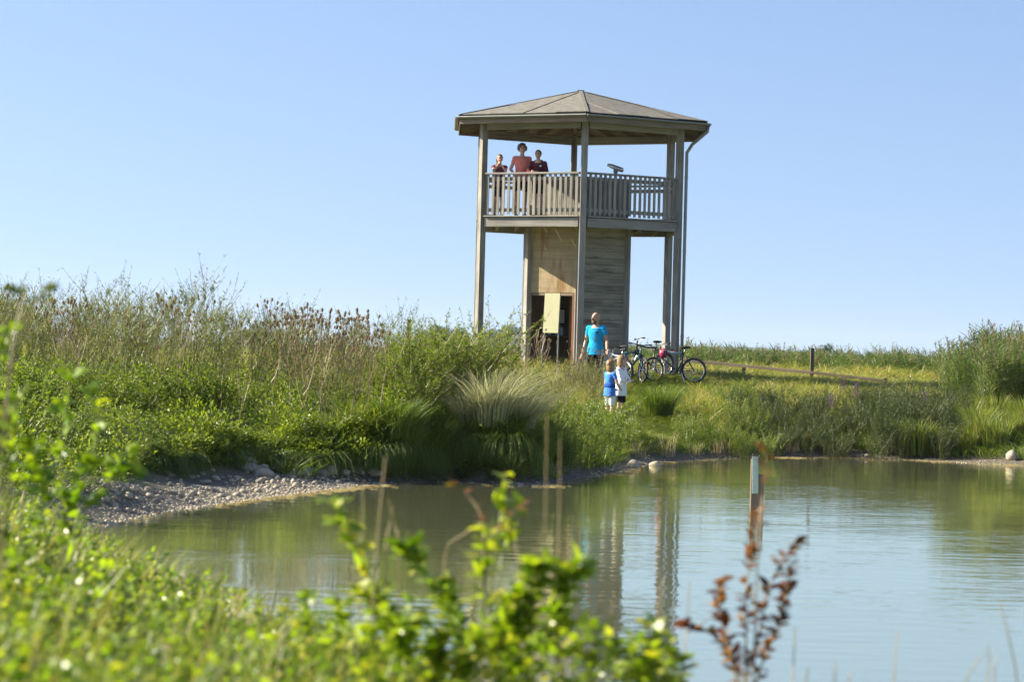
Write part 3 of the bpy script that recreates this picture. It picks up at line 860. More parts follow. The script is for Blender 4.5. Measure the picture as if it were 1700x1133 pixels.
    def face(p):
        x, y_, z = p
        if z < 0: x *= 1 + .26 * z; y_ = y_ * (1 + .22 * z) + .12 * z * (1 if y_ < 0 else 0)
        return np.array((x, y_, z))
    skull(G, (.076, .096, .118), (0, 0, 0), face)
    g_capsule(G, S(HD((0, -.088, .02))), S(HD((0, -.112, -.022))), .010 * root_s, .016 * root_s, 8)      # nose
    g_capsule(G, S(HD((-.03, -.082, .038))), S(HD((.03, -.082, .038))), .013 * root_s, .013 * root_s, 8)  # brow
    g_capsule(G, S(HD((0, -.075, -.095))), S(HD((0, -.085, -.10))), .02 * root_s, .018 * root_s, 8)       # chin
    for s in (-1, 1):
        g_capsule(G, S(HD((s * .077, .01, .02))), S(HD((s * .074, .008, -.03))), .014 * root_s, .010 * root_s, 8)
    root = empty('person', loc, rz)
    tag(root, label, 'person', group)
    remesh(G, vox * root_s, skin, 'body', root, 3)
    for s in (-1, 1):
        ge = Geo(); g_ellipsoid(ge, S(HD((s * .031, -.089, .012))), np.array((.015, .009, .009)) * root_s, 8, 6); ge.obj('eye', M['eye'], root, True)
    for s in (-1, 1):
        ge = Geo(); g_capsule(ge, S(HD((s * .016, -.097, .036))), S(HD((s * .046, -.086, .038))), .006 * root_s, .005 * root_s, 6); ge.obj('eyebrow', M['hair_brown'], root, True)
    ge = Geo(); g_ellipsoid(ge, S(HD((0, -.094, -.056))), np.array((.024, .008, .006)) * root_s, 8, 6); ge.obj('mouth', M['lips'], root, True)
    # clothes
    G = Geo()
    torso(G, [(.85, .182, .128), (.93, .183, .128), (1.02, .166, .118)] + [r for r in rings if r[0] > 1.1], .016, .85, 1.46)
    if top.get('hem', .9) < .85: torso(G, [(top['hem'], .188, .135), (.86, .184, .13), (1.0, .168, .118)], .016, 0, 2)
    for s in 'LR':
        sh, el, wr = (np.array(J[q + s], float) for q in ('sh', 'el', 'wr')); sh = sh + np.array((0, tor(1.42), 0))
        fr = top['sleeve']
        g_tube(G, [S(sh * .75 + np.array((0, 0, .352))), S(sh + (el - sh) * .04), S(sh + (el - sh) * min(fr, 1.0) * .6), S(sh + (el - sh) * min(fr, 1.0))], np.array([.05, .06, .057, .053]) * root_s, 12)
        if fr > 1: g_capsule(G, S(el), S(el + (wr - el) * (fr - 1)), .058 * root_s, .045 * root_s)
    _a, _b = (np.array(J['sh' + q], float) + np.array((0, tor(1.42), -.004)) for q in 'LR')
    g_capsule(G, S(_a), S(_b), .067 * root_s, .067 * root_s, 12)
    if top.get('hood'): g_capsule(G, S((-.07, tor(1.45) + .05, 1.46)), S((.07, tor(1.45) + .05, 1.46)), .06 * root_s, .06 * root_s)
    remesh(G, .012 * root_s, top_mat, 'shirt', root, 4)
    G = Geo()
    torso(G, [(.84, .14, .115), (.93, .16, .118), (1.02, .148, .11)], .012, 0, 9)
    for s in 'LR':
        hp, kn, an = (np.array(J[q + s], float) for q in ('hip', 'knee', 'ank'))
        fr = bottom
        g_capsule(G, S(hp), S(hp + (kn - hp) * min(fr, 1)), .100 * root_s, (.100 - .022 * min(fr, 1)) * root_s)
        if fr > 1: g_capsule(G, S(kn), S(kn + (an - kn) * (fr - 1)), .078 * root_s, .062 * root_s)
    remesh(G, .012 * root_s, bottom_mat, 'trousers' if bottom > 1 else 'shorts', root, 3)
    for s in 'LR':
        an = np.array(J['ank' + s], float); G = Geo()
        g_capsule(G, S(an + np.array((0, .035, -.03))), S(an + np.array((0, -.17, -.045))), .05 * root_s, .042 * root_s)
        G.obj('shoe', shoes or M['bike_black'], root, True)
    # hair
    if hair is not None:
        G = Geo(); r1 = np.random.default_rng(int(H * 1000))
        def rough(p): return p * (1 + r1.uniform(-.035, .05))
        if hair_style == 'short':
            skull(G, (.086, .098, .105), (0, .022, .03), rough)
        elif hair_style == 'curly':
            skull(G, (.105, .105, .112), (0, .030, .035), rough)
            for i in range(26):
                a_ = r1.uniform(0, 6.28); e_ = r1.uniform(-.3, 1.5)
                q_ = (.1 * math.cos(a_) * math.cos(e_), .03 + .1 * abs(math.sin(a_)) * math.cos(e_), .035 + .105 * math.sin(e_)); skull(G, (.028, .028, .028), q_, None, 8, 6)
        elif hair_style == 'bob':
            skull(G, (.092, .105, .108), (0, .022, .03), rough); skull(G, (.088, .06, .12), (0, .055, -.05), rough)
            skull(G, (.022, .06, .11), (-.078, .02, -.04), rough); skull(G, (.022, .06, .11), (.078, .02, -.04), rough)
        elif hair_style == 'tail':
            skull(G, (.086, .100, .106), (0, .022, .03), rough); skull(G, (.03, .03, .1), (-.06, .07, -.09), rough); skull(G, (.022, .05, .07), (-.075, .02, -.01), rough)
        remesh(G, .009 * root_s, hair, 'hair', root, 1)
    if beard:
        G = Geo(); skull(G, (.056, .05, .056), (0, -.05, -.084)); skull(G, (.03, .014, .012), (0, -.095, -.042)); remesh(G, .008 * root_s, M['hair_brown'], 'beard', root, 1)
    if extra: extra(root, S, tor)
    return root

def logo(x, z, w, h, mat, yoff):
    def fn(root, S, tor):
        G = Geo(); g_ellipsoid(G, S((x, tor(z) - yoff, z)), S((w, .006, h)), 8, 6); G.obj('chest_logo', mat, root)
    return fn

DK = DECK + .03
person(T(-1.98, -1.18, DK), R_(4), 1.50, dict(lean=.10, elL=(-.17, -.27, 1.29), elR=(.17, -.27, 1.29), wrL=(-.05, -.21, 1.47), wrR=(.05, -.21, 1.47), handL=(0, .2, .6), handR=(0, .2, .6), kneeL=(-.09, -.05, .5)),
       'girl in plum top and dark skirt on the tower deck with hands to her face', M['skin'], M['hair_brown'], 'tail', dict(hem=.86, sleeve=.45), M['plum'], .72, M['navy'], 'people on the tower deck')
person(T(-1.43, -1.42, DK), R_(6), 1.76, dict(lean=.04, elL=(-.27, .0, 1.15), elR=(.27, .0, 1.15), wrL=(-.20, -.22, 1.03), wrR=(.20, -.22, 1.03), handL=(0, -.6, .1), handR=(0, -.6, .1)),
       'woman with curly hair in coral shirt standing at the tower railing', M['skin'], M['hair_grey'], 'curly', dict(hem=.86, sleeve=.45), M['coral'], .62, M['black'], 'people on the tower deck')
person(T(-1.00, -1.70, DK), R_(-12), 1.60, dict(lean=.14, elL=(-.25, -.24, 1.17), elR=(.25, -.20, 1.19), wrL=(-.12, -.42, 1.15), wrR=(.02, -.38, 1.18), handL=(-.2, -.3, -.9), handR=(-.8, 0, 0), kneeR=(.1, .02, .5)),
       'boy in maroon hooded sweatshirt leaning on the tower railing', M['skin'], M['hair_brown'], 'short', dict(hem=.86, sleeve=1.85, hood=True), M['maroon'], .62, M['black'], 'people on the tower deck', extra=logo(.08, 1.34, .035, .022, M['paper'], .135))
pm = at(987, 64.5)
person(pm, R_(-28), 1.86, dict(elL=(-.25, .02, 1.13), wrL=(-.27, -.10, .87), elR=(.27, .0, 1.14), wrR=(.36, -.18, .96), head=(0, R_(-24)), ankL=(-.14, .0, .08), ankR=(.14, .05, .08)),
       'bald bearded man in cyan shirt standing beside the bicycles', M['skin_tan'], None, '', dict(hem=.84, sleeve=.55), M['cyan'], 1.9, M['black'], beard=True, extra=logo(.085, 1.33, .03, .025, M['navy'], .128))
pw = at(1029, 56.0)
person(pw, R_(62), 1.33, dict(elL=(-.24, -.12, 1.14), elR=(.24, -.12, 1.14), wrL=(.04, -.26, 1.14), wrR=(-.06, -.25, 1.18), handL=(.6, 0, 0), handR=(-.6, 0, 0)),
       'child in white hooded sweatshirt and black shorts with folded arms by the water', M['skin'], M['hair_blond'], 'bob', dict(hem=.74, sleeve=1.9, hood=True), M['white'], .72, M['black'], 'children on the bank')
pb = at(1011, 55.2)
def print_panel(root, S, tor):
    G = Geo(); g_ellipsoid(G, S((.0, .0, 1.08)), S((.186, .142, .13)), 20, 12); G.obj('shirt_print', M['deepblue'], root, True)
person(pb, R_(128), 1.24, dict(elL=(-.26, -.05, 1.14), elR=(.26, -.05, 1.14), wrL=(-.16, -.24, 1.03), wrR=(.16, -.24, 1.03)),
       'blond child in blue T-shirt with a darker band standing among bank herbs', M['skin'], M['hair_blond'], 'bob', dict(hem=.80, sleeve=.5), M['blue'], .8, M['white'], 'children on the bank', extra=print_panel)

# ------------------------------------------------------------------ bicycles
def bicycle(loc, rz, label, paint, r=.295, steer=0.0, rack=False, lean=0.0):
    o = empty('bicycle', loc, rz); o.rotation_euler = (lean, 0, rz)
    tag(o, label, 'bicycle', 'bicycles parked by the tower')
    wb = .96
    def wheel(x, rot):
        g_ = Geo(); g_torus(g_, (0, 0, 0), r - .022, .024, nu=32, nv=7); w = g_.obj('wheel', M['rubber'], o, True)
        w.location = (x, 0, r); w.rotation_euler = (0, 0, rot)
        g_ = Geo(); g_torus(g_, (0, 0, 0), r - .05, .011, nu=32, nv=5); g_.obj('rim', M['silver'], w, True)
        g_ = Geo()
        for i in range(18):
            a = i * 2 * math.pi / 18; s_ = .018 if i % 2 else -.018
            g_tube(g_, [(.018 * math.cos(a + .5), s_, .018 * math.sin(a + .5)), ((r - .055) * math.cos(a), 0, (r - .055) * math.sin(a))], .0022, 3, caps=False)
        g_.obj('spokes', M['silver'], w)
        g_ = Geo(); g_tube(g_, [(0, -.05, 0), (0, .05, 0)], .022, 8); g_.obj('hub', M['silver'], w, True)
        for a in (.6, 3.7):
            g_ = Geo(); g_box(g_, ((r - .1) * math.cos(a), 0, (r - .1) * math.sin(a)), (.05, .012, .03)); g_.obj('reflector', M['reflector'], w)
        return w
    wheel(0, 0); wheel(wb, steer)
    rear, bb, st_, hd0, hd1 = (0, 0, r), (.38, 0, r - .03), (.24, 0, r + .40), (wb - .16, 0, r + .46), (wb - .13, 0, r + .33)
    g_ = Geo()
    g_tube(g_, [bb, st_], .017, 8); g_tube(g_, [st_, (.5, 0, r + .40), hd0], .019, 8); g_tube(g_, [bb, hd1], .022, 8); g_tube(g_, [hd0, hd1], .022, 8)
    for s in (-.055, .055):
        g_tube(g_, [(0, s, r), (.36, s * .6, r - .03)], .010, 6); g_tube(g_, [(0, s, r), (.22, s * .5, r + .36)], .009, 6)
    g_.obj('frame', paint, o, True)
    g_ = Geo()
    fx = wb - .12
    c_, s__ = math.cos(steer), math.sin(steer)
    for s in (-.05, .05):
        g_tube(g_, [(fx - s * s__, s * c_, r + .33), (wb - .03 - s * s__, s * c_, r + .1), (wb - s * s__, s * c_, r)], .013, 6)
    g_box(g_, (fx, 0, r + .34), (.05, .12, .03)); g_tube(g_, [(fx, 0, r + .33), (wb - .17, 0, r + .56)], .014, 8)
    g_.obj('fork', paint, o, True)
    g_ = Geo(); hx0, hz0 = wb - .15, r + .58
    def hb(x, y_): return (hx0 + x * c_ - y_ * s__, x * s__ + y_ * c_, 0)
    pts = []
    for (x, y_, z) in ((-.08, -.30, .03), (-.02, -.18, .03), (.04, -.06, 0), (.04, .06, 0), (-.02, .18, .03), (-.08, .30, .03)):
        q_ = hb(x, y_); pts.append((q_[0], q_[1], hz0 + z))
    g_tube(g_, pts, .012, 8); h_ = g_.obj('handlebar', M['bike_black'], o, True)
    for s in (0, -1):
        g_ = Geo(); a, b = np.array(pts[s]), np.array(pts[1 if s == 0 else -2]); g_tube(g_, [a, a + (b - a) * .75], .018, 8); g_.obj('grip', M['rubber'], h_, True)
        g_ = Geo(); g_tube(g_, [a + (b - a) * .9, a + (b - a) * .5 + np.array((.05, 0, -.03)), a + np.array((.06, 0, -.04))], .006, 5); g_.obj('brake_lever', M['silver'], h_)
    g_ = Geo(); g_tube(g_, [st_, (.215, 0, r + .52)], .013, 8); sp = g_.obj('seat_post', M['silver'], o, True)
    g_ = Geo(); g_ellipsoid(g_, (.20, 0, r + .545), (.135, .075, .032), 14, 8, lambda p: np.array((p[0], p[1] * (1 - .42 * (p[0] + 1) * .8), p[2]))); g_.obj('saddle', M['rubber'], sp, True)
    g_ = Geo(); g_torus(g_, (.38, .045, r - .03), .075, .008, nu=20, nv=4); cr = g_.obj('chainring', M['bike_black'], o)
    for s in (-1, 1):
        g_ = Geo(); g_tube(g_, [(.38, s * .06, r - .03), (.38 + s * .12, s * .07, r - .03 - s * .09)], .011, 5); g_box(g_, (.38 + s * .12, s * .12, r - .03 - s * .09), (.09, .09, .02)); g_.obj('pedal', M['bike_black'], cr)
    g_ = Geo(); g_tube(g_, [(0, .045, r + .035), (.38, .045, r + .045)], .005, 4); g_tube(g_, [(0, .045, r - .035), (.38, .045, r - .105)], .005, 4); g_.obj('chain', M['bike_black'], o)
    for x, a0, a1, rot in ((0, 40, 190, 0),) + (((wb, 30, 120, steer),) if rack else ()):
        g_ = Geo(); th = np.radians(np.linspace(a0, a1, 12)); R2 = r + .025
        v = []
        for t_ in th:
            for y_, k_ in ((-.028, -.008), (0, .004), (.028, -.008)): v.append(((R2 + k_) * math.cos(t_), y_, (R2 + k_) * math.sin(t_)))
        g_.add(v, [(i * 3 + j, i * 3 + j + 1, i * 3 + j + 4, i * 3 + j + 3) for i in range(11) for j in range(2)])
        mg = g_.obj('mudguard', M['bike_black'], o, True); mg.location = (x, 0, r); mg.rotation_euler = (0, 0, rot)
    if rack:
        g_ = Geo()
        for s in (-.06, .06): g_tube(g_, [(.2, s, r + .36), (-.28, s, r + .37)], .007, 5); g_tube(g_, [(0, s, r), (-.12, s, r + .37)], .006, 5)
        for x in (.1, -.02, -.14, -.26): g_tube(g_, [(x, -.06, r + .365), (x, .06, r + .365)], .006, 5)
        g_.obj('rack', M['bike_black'], o)
    g_ = Geo(); g_tube(g_, [(.30, .06, r - .06), (.24, .16, .0)], .009, 5); g_.obj('kickstand', M['silver'], o)
    g_ = Geo(); g_box(g_, (-.02 if not rack else -.3, 0, r + .33), (.02, .05, .035)); g_.obj('rear_light', M['pink'], o)
    return o
def bike_at(u, d, yaw, **k):
    p = at(u, d); c, s = math.cos(R_(yaw)), math.sin(R_(yaw))
    return bicycle((p.x - .48 * c, p.y - .48 * s, p.z + .01), R_(yaw), **k)
b1 = bike_at(1118, 66.2, 183, label='dark bicycle with silver-blue top tube standing side-on beside the tower post', paint=M['bike_dark'], steer=R_(28), lean=R_(4))
g = Geo()
g_tube(g, [(.30, 0, .70), (.5, 0, .698), (.74, 0, .735)], .023, 8); g.obj('top_tube', M['bike_white'], b1, True)
b2 = bike_at(1076, 67.0, 215, label='black bicycle with carrier rack between the teal and the silver-blue bicycle', paint=M['bike_black'], rack=True, steer=R_(-15), lean=R_(3))
b3 = bike_at(1044, 65.9, -52, label='teal framed bicycle behind the children with its front wheel turned outwards', paint=M['bike_teal'], r=.31, steer=R_(-20), lean=R_(-4))
b4 = bike_at(1020, 65.6, 118, label='white and pale blue bicycle held by the man in cyan', paint=M['bike_white'], r=.30, steer=R_(15), lean=R_(3))
ph = P(1101, 587, 66.05)
he = empty('bicycle_helmet', ph); tag(he, 'raspberry red bicycle helmet hanging from a handlebar', 'helmet'); he.rotation_euler = (R_(70), R_(15), R_(20))
g = Geo(); g_ellipsoid(g, (0, 0, 0), (.10, .13, .10), 16, 10, lambda p: np.array((p[0], p[1], max(p[2], -.25)))); g.obj('shell', M['pink'], he, True)
for i in (-1, 0, 1):
    g = Geo(); g_tube(g, [(i * .045, -.11, .055), (i * .05, -.03, .098), (i * .05, .06, .09)], .010, 6); g.obj('vent', M['bike_black'], he)
g = Geo(); g_tube(g, [(-.09, 0, -.02), (-.05, -.02, -.13), (.05, -.02, -.13), (.09, 0, -.02)], .006, 5); g.obj('strap', M['bike_black'], he)

# ------------------------------------------------------------------ plant makers
def stem_curve(r, h, spread, lean, n=6):
    a = r.uniform(0, 2 * math.pi); b0 = np.array((math.cos(a), math.sin(a), 0)) * spread * r.uniform(0, .35)
    out = np.array((math.cos(a), math.sin(a), 0)) * spread * r.uniform(.3, 1.0) + np.array(lean) * h
    wob = r.normal(0, .025 * h, (n, 3)); wob[0] = 0; wob[:, 2] = 0
    t = np.linspace(0, 1, n)[:, None]
    return b0 + out * t ** 1.5 + np.array((0, 0, h)) * t * (1 - .08 * t) + wob * t

def curve_at(c, t):
    x = t * (len(c) - 1); i = np.minimum(x.astype(int), len(c) - 2); f = (x - i)[:, None]
    return c[i] * (1 - f) + c[i + 1] * f, unit(c[i + 1] - c[i])

def herb_geo(seed, h=1.2, stems=7, spread=.35, ll=.08, lw=.02, per=45, t0=.12, el=(.1, .9), lean=(0, 0, 0), rad=.006, taper=.6, big=False, branch=0, bl=.3, vb=.45, hvar=.35):
    r = np.random.default_rng(seed)
    S, L = Geo(), Geo()
    for i in range(stems):
        hh = h * r.uniform(1 - hvar, 1)
        c = stem_curve(r, hh, spread, lean)
        curves = [(c, 1.0)]
        for j in range(branch):
            t = np.array([r.uniform(.35, .9)]); p0, d0 = curve_at(c, t); p0, d0 = p0[0], d0[0]
            a = r.uniform(0, 6.28); dd = unit(d0 * 1.0 + np.array((math.cos(a), math.sin(a), .1)) * r.uniform(.5, .9))
            Lb = bl * hh * r.uniform(.5, 1); tt = np.linspace(0, 1, 4)[:, None]
            curves.append((p0 + dd * Lb * tt + np.array((0, 0, .15 * Lb)) * tt ** 2, .5))
        for c_, k in curves:
            n = len(c_)
            g_tube(S, c_, rad * k * np.linspace(1, .25, n), 4 if not big else 5, r.uniform(.2, .8), caps=False)
            m = max(3, int(per * k * (.6 if k < 1 else 1)))
            t = r.uniform(t0 if k == 1 else .05, 1, m); p, d = curve_at(c_, t)
            a = r.uniform(0, 6.28, m); e = r.uniform(el[0], el[1], m)
            rad_ = np.stack([np.cos(a), np.sin(a), np.zeros(m)], 1)
            dr = d * np.sin(e)[:, None] + rad_ * np.cos(e)[:, None]
            up = np.array((0, 0, 1.0)) + r.normal(0, .45, (m, 3))
            s = (1 - taper * t) * r.uniform(.65, 1.2, m)
            (g_leaves if big else g_leaf4)(L, p, dr, up, ll * s, lw * s, np.clip(r.normal(vb, .2, m), 0, 1))
    return S, L

def grass_geo(seed, n, h, spread, w, lean=.35, wind=(0, 0, 0), vb=.45, vs=.2, bend=1.0, drop=0.0):
    r = np.random.default_rng(seed); g_ = Geo()
    a = r.uniform(0, 6.28, n); q = np.sqrt(r.uniform(0, 1, n)) * spread
    base = np.stack([q * np.cos(a), q * np.sin(a), np.zeros(n)], 1)
    hh = h * r.uniform(.55, 1, n)
    b = a + r.normal(0, .5, n)
    ln = np.stack([np.cos(b), np.sin(b), np.zeros(n)], 1) * (hh * lean * r.uniform(.2, 1.3, n))[:, None] + np.array(wind) * hh[:, None]
    g_blades(g_, base, ln, hh, w * r.uniform(.6, 1.2, n), np.clip(r.normal(vb, vs, n), 0, 1), bend=bend, drop=drop)
    return g_

def reed_geo(seed, n=26, h=1.7, spread=.4, plume=.6, wind=(.12, 0, 0)):
    r = np.random.default_rng(seed); S, L, Pm = Geo(), Geo(), Geo()
    for i in range(n):
        hh = h * r.uniform(.7, 1); c = stem_curve(r, hh, spread, wind, 5)
        g_tube(S, c, .005 * np.linspace(1, .4, 5), 3, r.uniform(.3, .8), caps=False)
        m = 9; t = np.linspace(.2, .95, m) + r.uniform(-.04, .04, m); p, d = curve_at(c, np.clip(t, 0, 1))
        a = r.uniform(0, 6.28, m); rad_ = np.stack([np.cos(a), np.sin(a), np.zeros(m)], 1) + np.array((.5, 0, 0))
        dr = d * .7 + rad_ * .75
        g_leaves(L, p, dr, np.array((0, 0, 1.)) + r.normal(0, .3, (m, 3)), r.uniform(.25, .42, m), .022, np.clip(r.normal(.45, .2, m), 0, 1), droop=.3)
        if r.random() < plume:
            m = 26; t = r.uniform(.88, 1.0, m); p, d = curve_at(c, t); p = p + d * ((t - .88) * 1.3)[:, None]
            dr = d * .8 + r.normal(0, .35, (m, 3)) + np.array((.35, 0, -.1))
            g_leaf4(Pm, p, dr, r.normal(0, 1, (m, 3)), r.uniform(.05, .11, m), .014, r.uniform(0, 1, m))
    return S, L, Pm

def proto(*parts):
    """[(name, Geo, material)] -> list of (name, mesh); the first is the thing's own mesh"""
    return [(n, g_.mesh(n, m)) for n, g_, m in parts if g_.n]

def plant(name, pro, loc, rz, s, label, cat, group=None, tilt=(0, 0)):
    root = link(bpy.data.objects.new(name, pro[0][1]))
    root.location = loc; root.rotation_euler = (tilt[0], tilt[1], rz); root.scale = (s, s, s) if np.isscalar(s) else s
    tag(root, label, cat, group)
    for n, me in pro[1:]:
        c = link(bpy.data.objects.new(n, me), root)
        if n in ('flowers', 'plumes'): c['kind'] = 'stuff'
    return root

RU = random.uniform
def clump(x, y, f): return .5 + .5 * np.sin(x * f * 1.3 + 1.7 * np.sin(y * f * .7)) * np.sin(y * f + 1.3 * np.sin(x * f * .9 + 1))
def ray_ground(u, v, d0=6.0, d1=110.0):
    ds = np.arange(d0, d1, .15); x, y = unroll(u, v)
    X = x * ds / F_PX; Zr = CAM_Z - (y - HOR) * ds / F_PX
    hit = np.nonzero(Zr < np.maximum(height(X, ds), 0.0))[0]
    if not len(hit): return None
    d = ds[hit[0]]; return Vector((x * d / F_PX, d, gz(x * d / F_PX, d)))

# ------------------------------------------------------------------ stones on the shore
def stone_mesh(seed):
    r = np.random.default_rng(seed); ph = r.uniform(0, 6, 9); g_ = Geo()
    def fn(p):
        k = 1 + .16 * math.sin(p[0] * 2.3 + ph[0]) * math.sin(p[1] * 2.1 + ph[1]) + .12 * math.sin(p[2] * 3 + ph[2] + p[0] * 2) + .07 * math.sin(p[1] * 5 + ph[3])
        q = p * k; return np.array((q[0], q[1], max(q[2], -.5)))
    g_ellipsoid(g_, (0, 0, 0), (.5, .42, .32), 10, 7, fn)
    return g_.mesh('stone', M['stone'], True)
stones = [stone_mesh(i) for i in range(6)]
def put_stone(p, s, name, label, group):
    o = link(bpy.data.objects.new(name, random.choice(stones)))
    o.location = (p.x, p.y, max(p.z, 0.0) + s * .10); o.scale = (s * RU(.85, 1.2), s * RU(.85, 1.2), s * RU(.8, 1.15)); o.rotation_euler = (RU(-.2, .2), RU(-.2, .2), RU(0, 6.28))
    tag(o, label, 'stone', group)
for i in range(90):
    u = RU(395, 640) if i > 5 else RU(400, 470); v = 752 + (u - 395) * .17 + RU(0, 34)
    p = ray_ground(u, v)
    if p and .10 < p.z < .42: put_stone(p, RU(.13, .26), 'boulder', 'large pale rounded stone at the head of the gravel beach below the bank', 'boulders on the gravel beach')
for i in range(150):
    u = RU(170, 620); v = 778 + RU(0, 1) * max(10, (870 - (u - 170) * .145) - 786)
    p = ray_ground(u, v)
    if p and p.z > .0: put_stone(p, RU(.05, .12), 'beach_stone', 'small grey rounded stone lying on the gravel beach', 'stones on the gravel beach')
for (u, v, s, lab) in ((1680, 764, .36, 'big whitish boulder at the waterline below the reeds'), (1475, 757, .16, 'pale stone on the mud below the reeds'), (1440, 760, .14, 'low grey stone on the mud beside a pale stone'),
                       (1322, 750, .17, 'pale grey stone on dark mud below the loosestrife'), (1210, 748, .15, 'brownish stone on the mud near the water stake'),
                       (1062, 738, .16, 'grey stone on the bank slope below the grassy path'), (1088, 775, .2, 'wet flat stone at the end of the muddy spit'), (1050, 777, .24, 'broad wet stone on the muddy spit'),
                       (935, 775, .3, 'dark stone leaning at the foot of the bank herbs')):
    p = ray_ground(u, v)
    if p: put_stone(p, s, 'shore_stone', lab, None)
# fine gravel, too small to pick apart
g = Geo(); pg = Geo(); g_ellipsoid(pg, (0, 0, 0), (.5, .4, .28), 6, 4)
pp, vv = [], []
N = 9000
cx = np.where(rng.random(N) < .65, rng.uniform(-5.5, -1.6, N), rng.uniform(-1.6, 14, N)); cyy = np.empty(N)
fs = np.array(far_shore); o_ = np.argsort(fs[:, 0]); ysh = np.interp(cx, fs[o_, 0], fs[o_, 1])
wdt = np.where(cx < -1.2, 4.2, 1.6); cyy = ysh + rng.uniform(-.25, 1, N) * wdt
hz = height(cx, cyy); ok = (hz > -.03) & (hz < .40) & ((cx < -2.1) | (rng.random(N) < .4))
pos = np.stack([cx, cyy, np.maximum(hz, 0)], 1)[ok]
g.scatter(pg, pos, rng.uniform(0, 6.28, len(pos)), rng.uniform(.015, .06, len(pos)), np.zeros(len(pos)))
tag(g.obj('gravel', M['stone'], smooth=True), 'grey gravel and pebbles along the waterline', 'gravel', kind='stuff')
# pale floating scum and straw at the waterline
g = Geo(); fl = Geo(); fl.add([(-.5, -.2, 0), (.4, -.3, .02), (.55, .2, 0), (-.3, .35, .02)], [(0, 1, 2, 3)])
N = 4600; cx = np.where(rng.random(N) < .25, rng.normal(1.3, .7, N), rng.uniform(-4.6, 13, N)); ysh = np.interp(cx, fs[o_, 0], fs[o_, 1])
cyy = ysh - np.abs(rng.normal(0, .45, N)) * np.where((cx < -1.5) | ((cx > .6) & (cx < 2.4)), 1.3, .5)
sd_ = pond_sd(cx, cyy); ok = (sd_ < .05) & (rng.random(N) < clump(cx, cyy * .3, 2.1) ** 2 * 1.4)
pos = np.stack([cx, cyy, np.full(N, .006)], 1)[ok]
sc3 = np.stack([rng.uniform(.03, .16, len(pos)), rng.uniform(.03, .10, len(pos)), np.full(len(pos), .3)], 1)
g.scatter(fl, pos, rng.uniform(-.4, .4, len(pos)), sc3, rng.uniform(-.5, .3, len(pos)))
tag(g.obj('floating_debris', M['dry']), 'pale straw and scum floating along the waterline', 'debris', kind='stuff')

# ------------------------------------------------------------------ ground layers (uncountable)
def scatter_area(n, x0, x1, y0, y1, fn=None, zmin=.2):
    x, y = rng.uniform(x0, x1, n), rng.uniform(y0, y1, n)
    keep = (np.abs(x) < y * .205 + 1.2) & (np.abs(x - .0) < 40)
    x, y = x[keep], y[keep]; z = height(x, y); sd = pond_sd(x, y)
    ok = (z > zmin) & (sd > .25)
    ok &= np.hypot(x - TX, y - TY) > 1.5
    if fn is not None: ok &= fn(x, y)
    return np.stack([x, y, z], 1)[ok]

# leafy ground cover on the near-left bank
tufts = []
for k in range(4):
    r = np.random.default_rng(50 + k); t = Geo(); m = 22
    a = r.uniform(0, 6.28, m); q = r.uniform(0, .16, m); hgt = r.uniform(.02, .2, m)
    p = np.stack([q * np.cos(a), q * np.sin(a), hgt], 1); dr = np.stack([np.cos(a), np.sin(a), r.uniform(-.1, .9, m)], 1)
    g_leaf4(t, p, dr, np.array((0, 0, 1.)) + r.normal(0, .5, (m, 3)), r.uniform(.025, .06, m), r.uniform(.016, .034, m), np.clip(r.normal(.5, .25, m), 0, 1)); tufts.append(t)
g = Geo()
pos = scatter_area(26000, -9, 1.0, 27, 56, lambda x, y: (x < -.6) | (y < 47), .24)
cu = rng.uniform(195, 868, 4200); cd_ = np.interp(cu, _cu, _cd) + rng.uniform(-.05, 1.0, 4200)
cpx = (cu - W_PX / 2 + 5) * cd_ / F_PX; cz_ = height(cpx, cd_)
kk = (cz_ > np.interp(cu, [195, 560, 640, 868], [.36, .30, .08, .06]) + rng.normal(0, .07, 4200))
pos = pos[rng.random(len(pos)) < .35 + .65 * clump(pos[:, 0] * 1.3 + 4, pos[:, 1] * .8, 2.6)]
pos = np.concatenate([pos, np.stack([cpx, cd_, cz_], 1)[kk]])
r4 = rng.integers(0, 4, len(pos)); mound = clump(pos[:, 0], pos[:, 1], 2.2); mound2 = clump(pos[:, 0] + 9, pos[:, 1], 5.1)
for k in range(4):
    s = r4 == k
    sc3 = np.stack([rng.uniform(.8, 1.3, s.sum())] * 2 + [rng.uniform(.5, 1.0, s.sum()) * (.35 + 2.6 * mound[s] ** 3 + .9 * mound2[s] ** 2)], 1)
    g.scatter(tufts[k], pos[s], rng.uniform(0, 6.28, s.sum()), sc3, rng.normal(0, .1, s.sum()) + (mound2[s] - .5) * .2)
tag(g.obj('ground_cover', M['lf_cover']), 'low bright green leafy ground cover on the sunlit bank', 'ground cover', kind='stuff')

# meadow grass round the tower and behind
gt = [grass_geo(80 + k, 22, 1.0, .14, .012, .45, (.12, 0, 0), .5, .2) for k in range(3)]
def grass_stuff(name, label, pos, hlo, hhi, mat, dv=0.0, wide=1.0, hmul=None):
    g_ = Geo(); k3 = rng.integers(0, 3, len(pos))
    for k in range(3):
        s = k3 == k; n = int(s.sum())
        hh = rng.uniform(hlo, hhi, n) * (1 if hmul is None else hmul[s])
        g_.scatter(gt[k], pos[s], rng.uniform(0, 6.28, n), np.stack([np.full(n, wide), np.full(n, wide), hh], 1), rng.normal(dv, .12, n))
    tag(g_.obj(name, mat), label, 'grass', kind='stuff')
mown = lambda x, y: (np.abs(x - 3.0 - (y - 60) * .09) < .85) & (y > 48) | (np.hypot(x - 3.9, y - 65.5) < 1.6)
pos = scatter_area(9000, 0, 7, 46, 68, mown, .15)
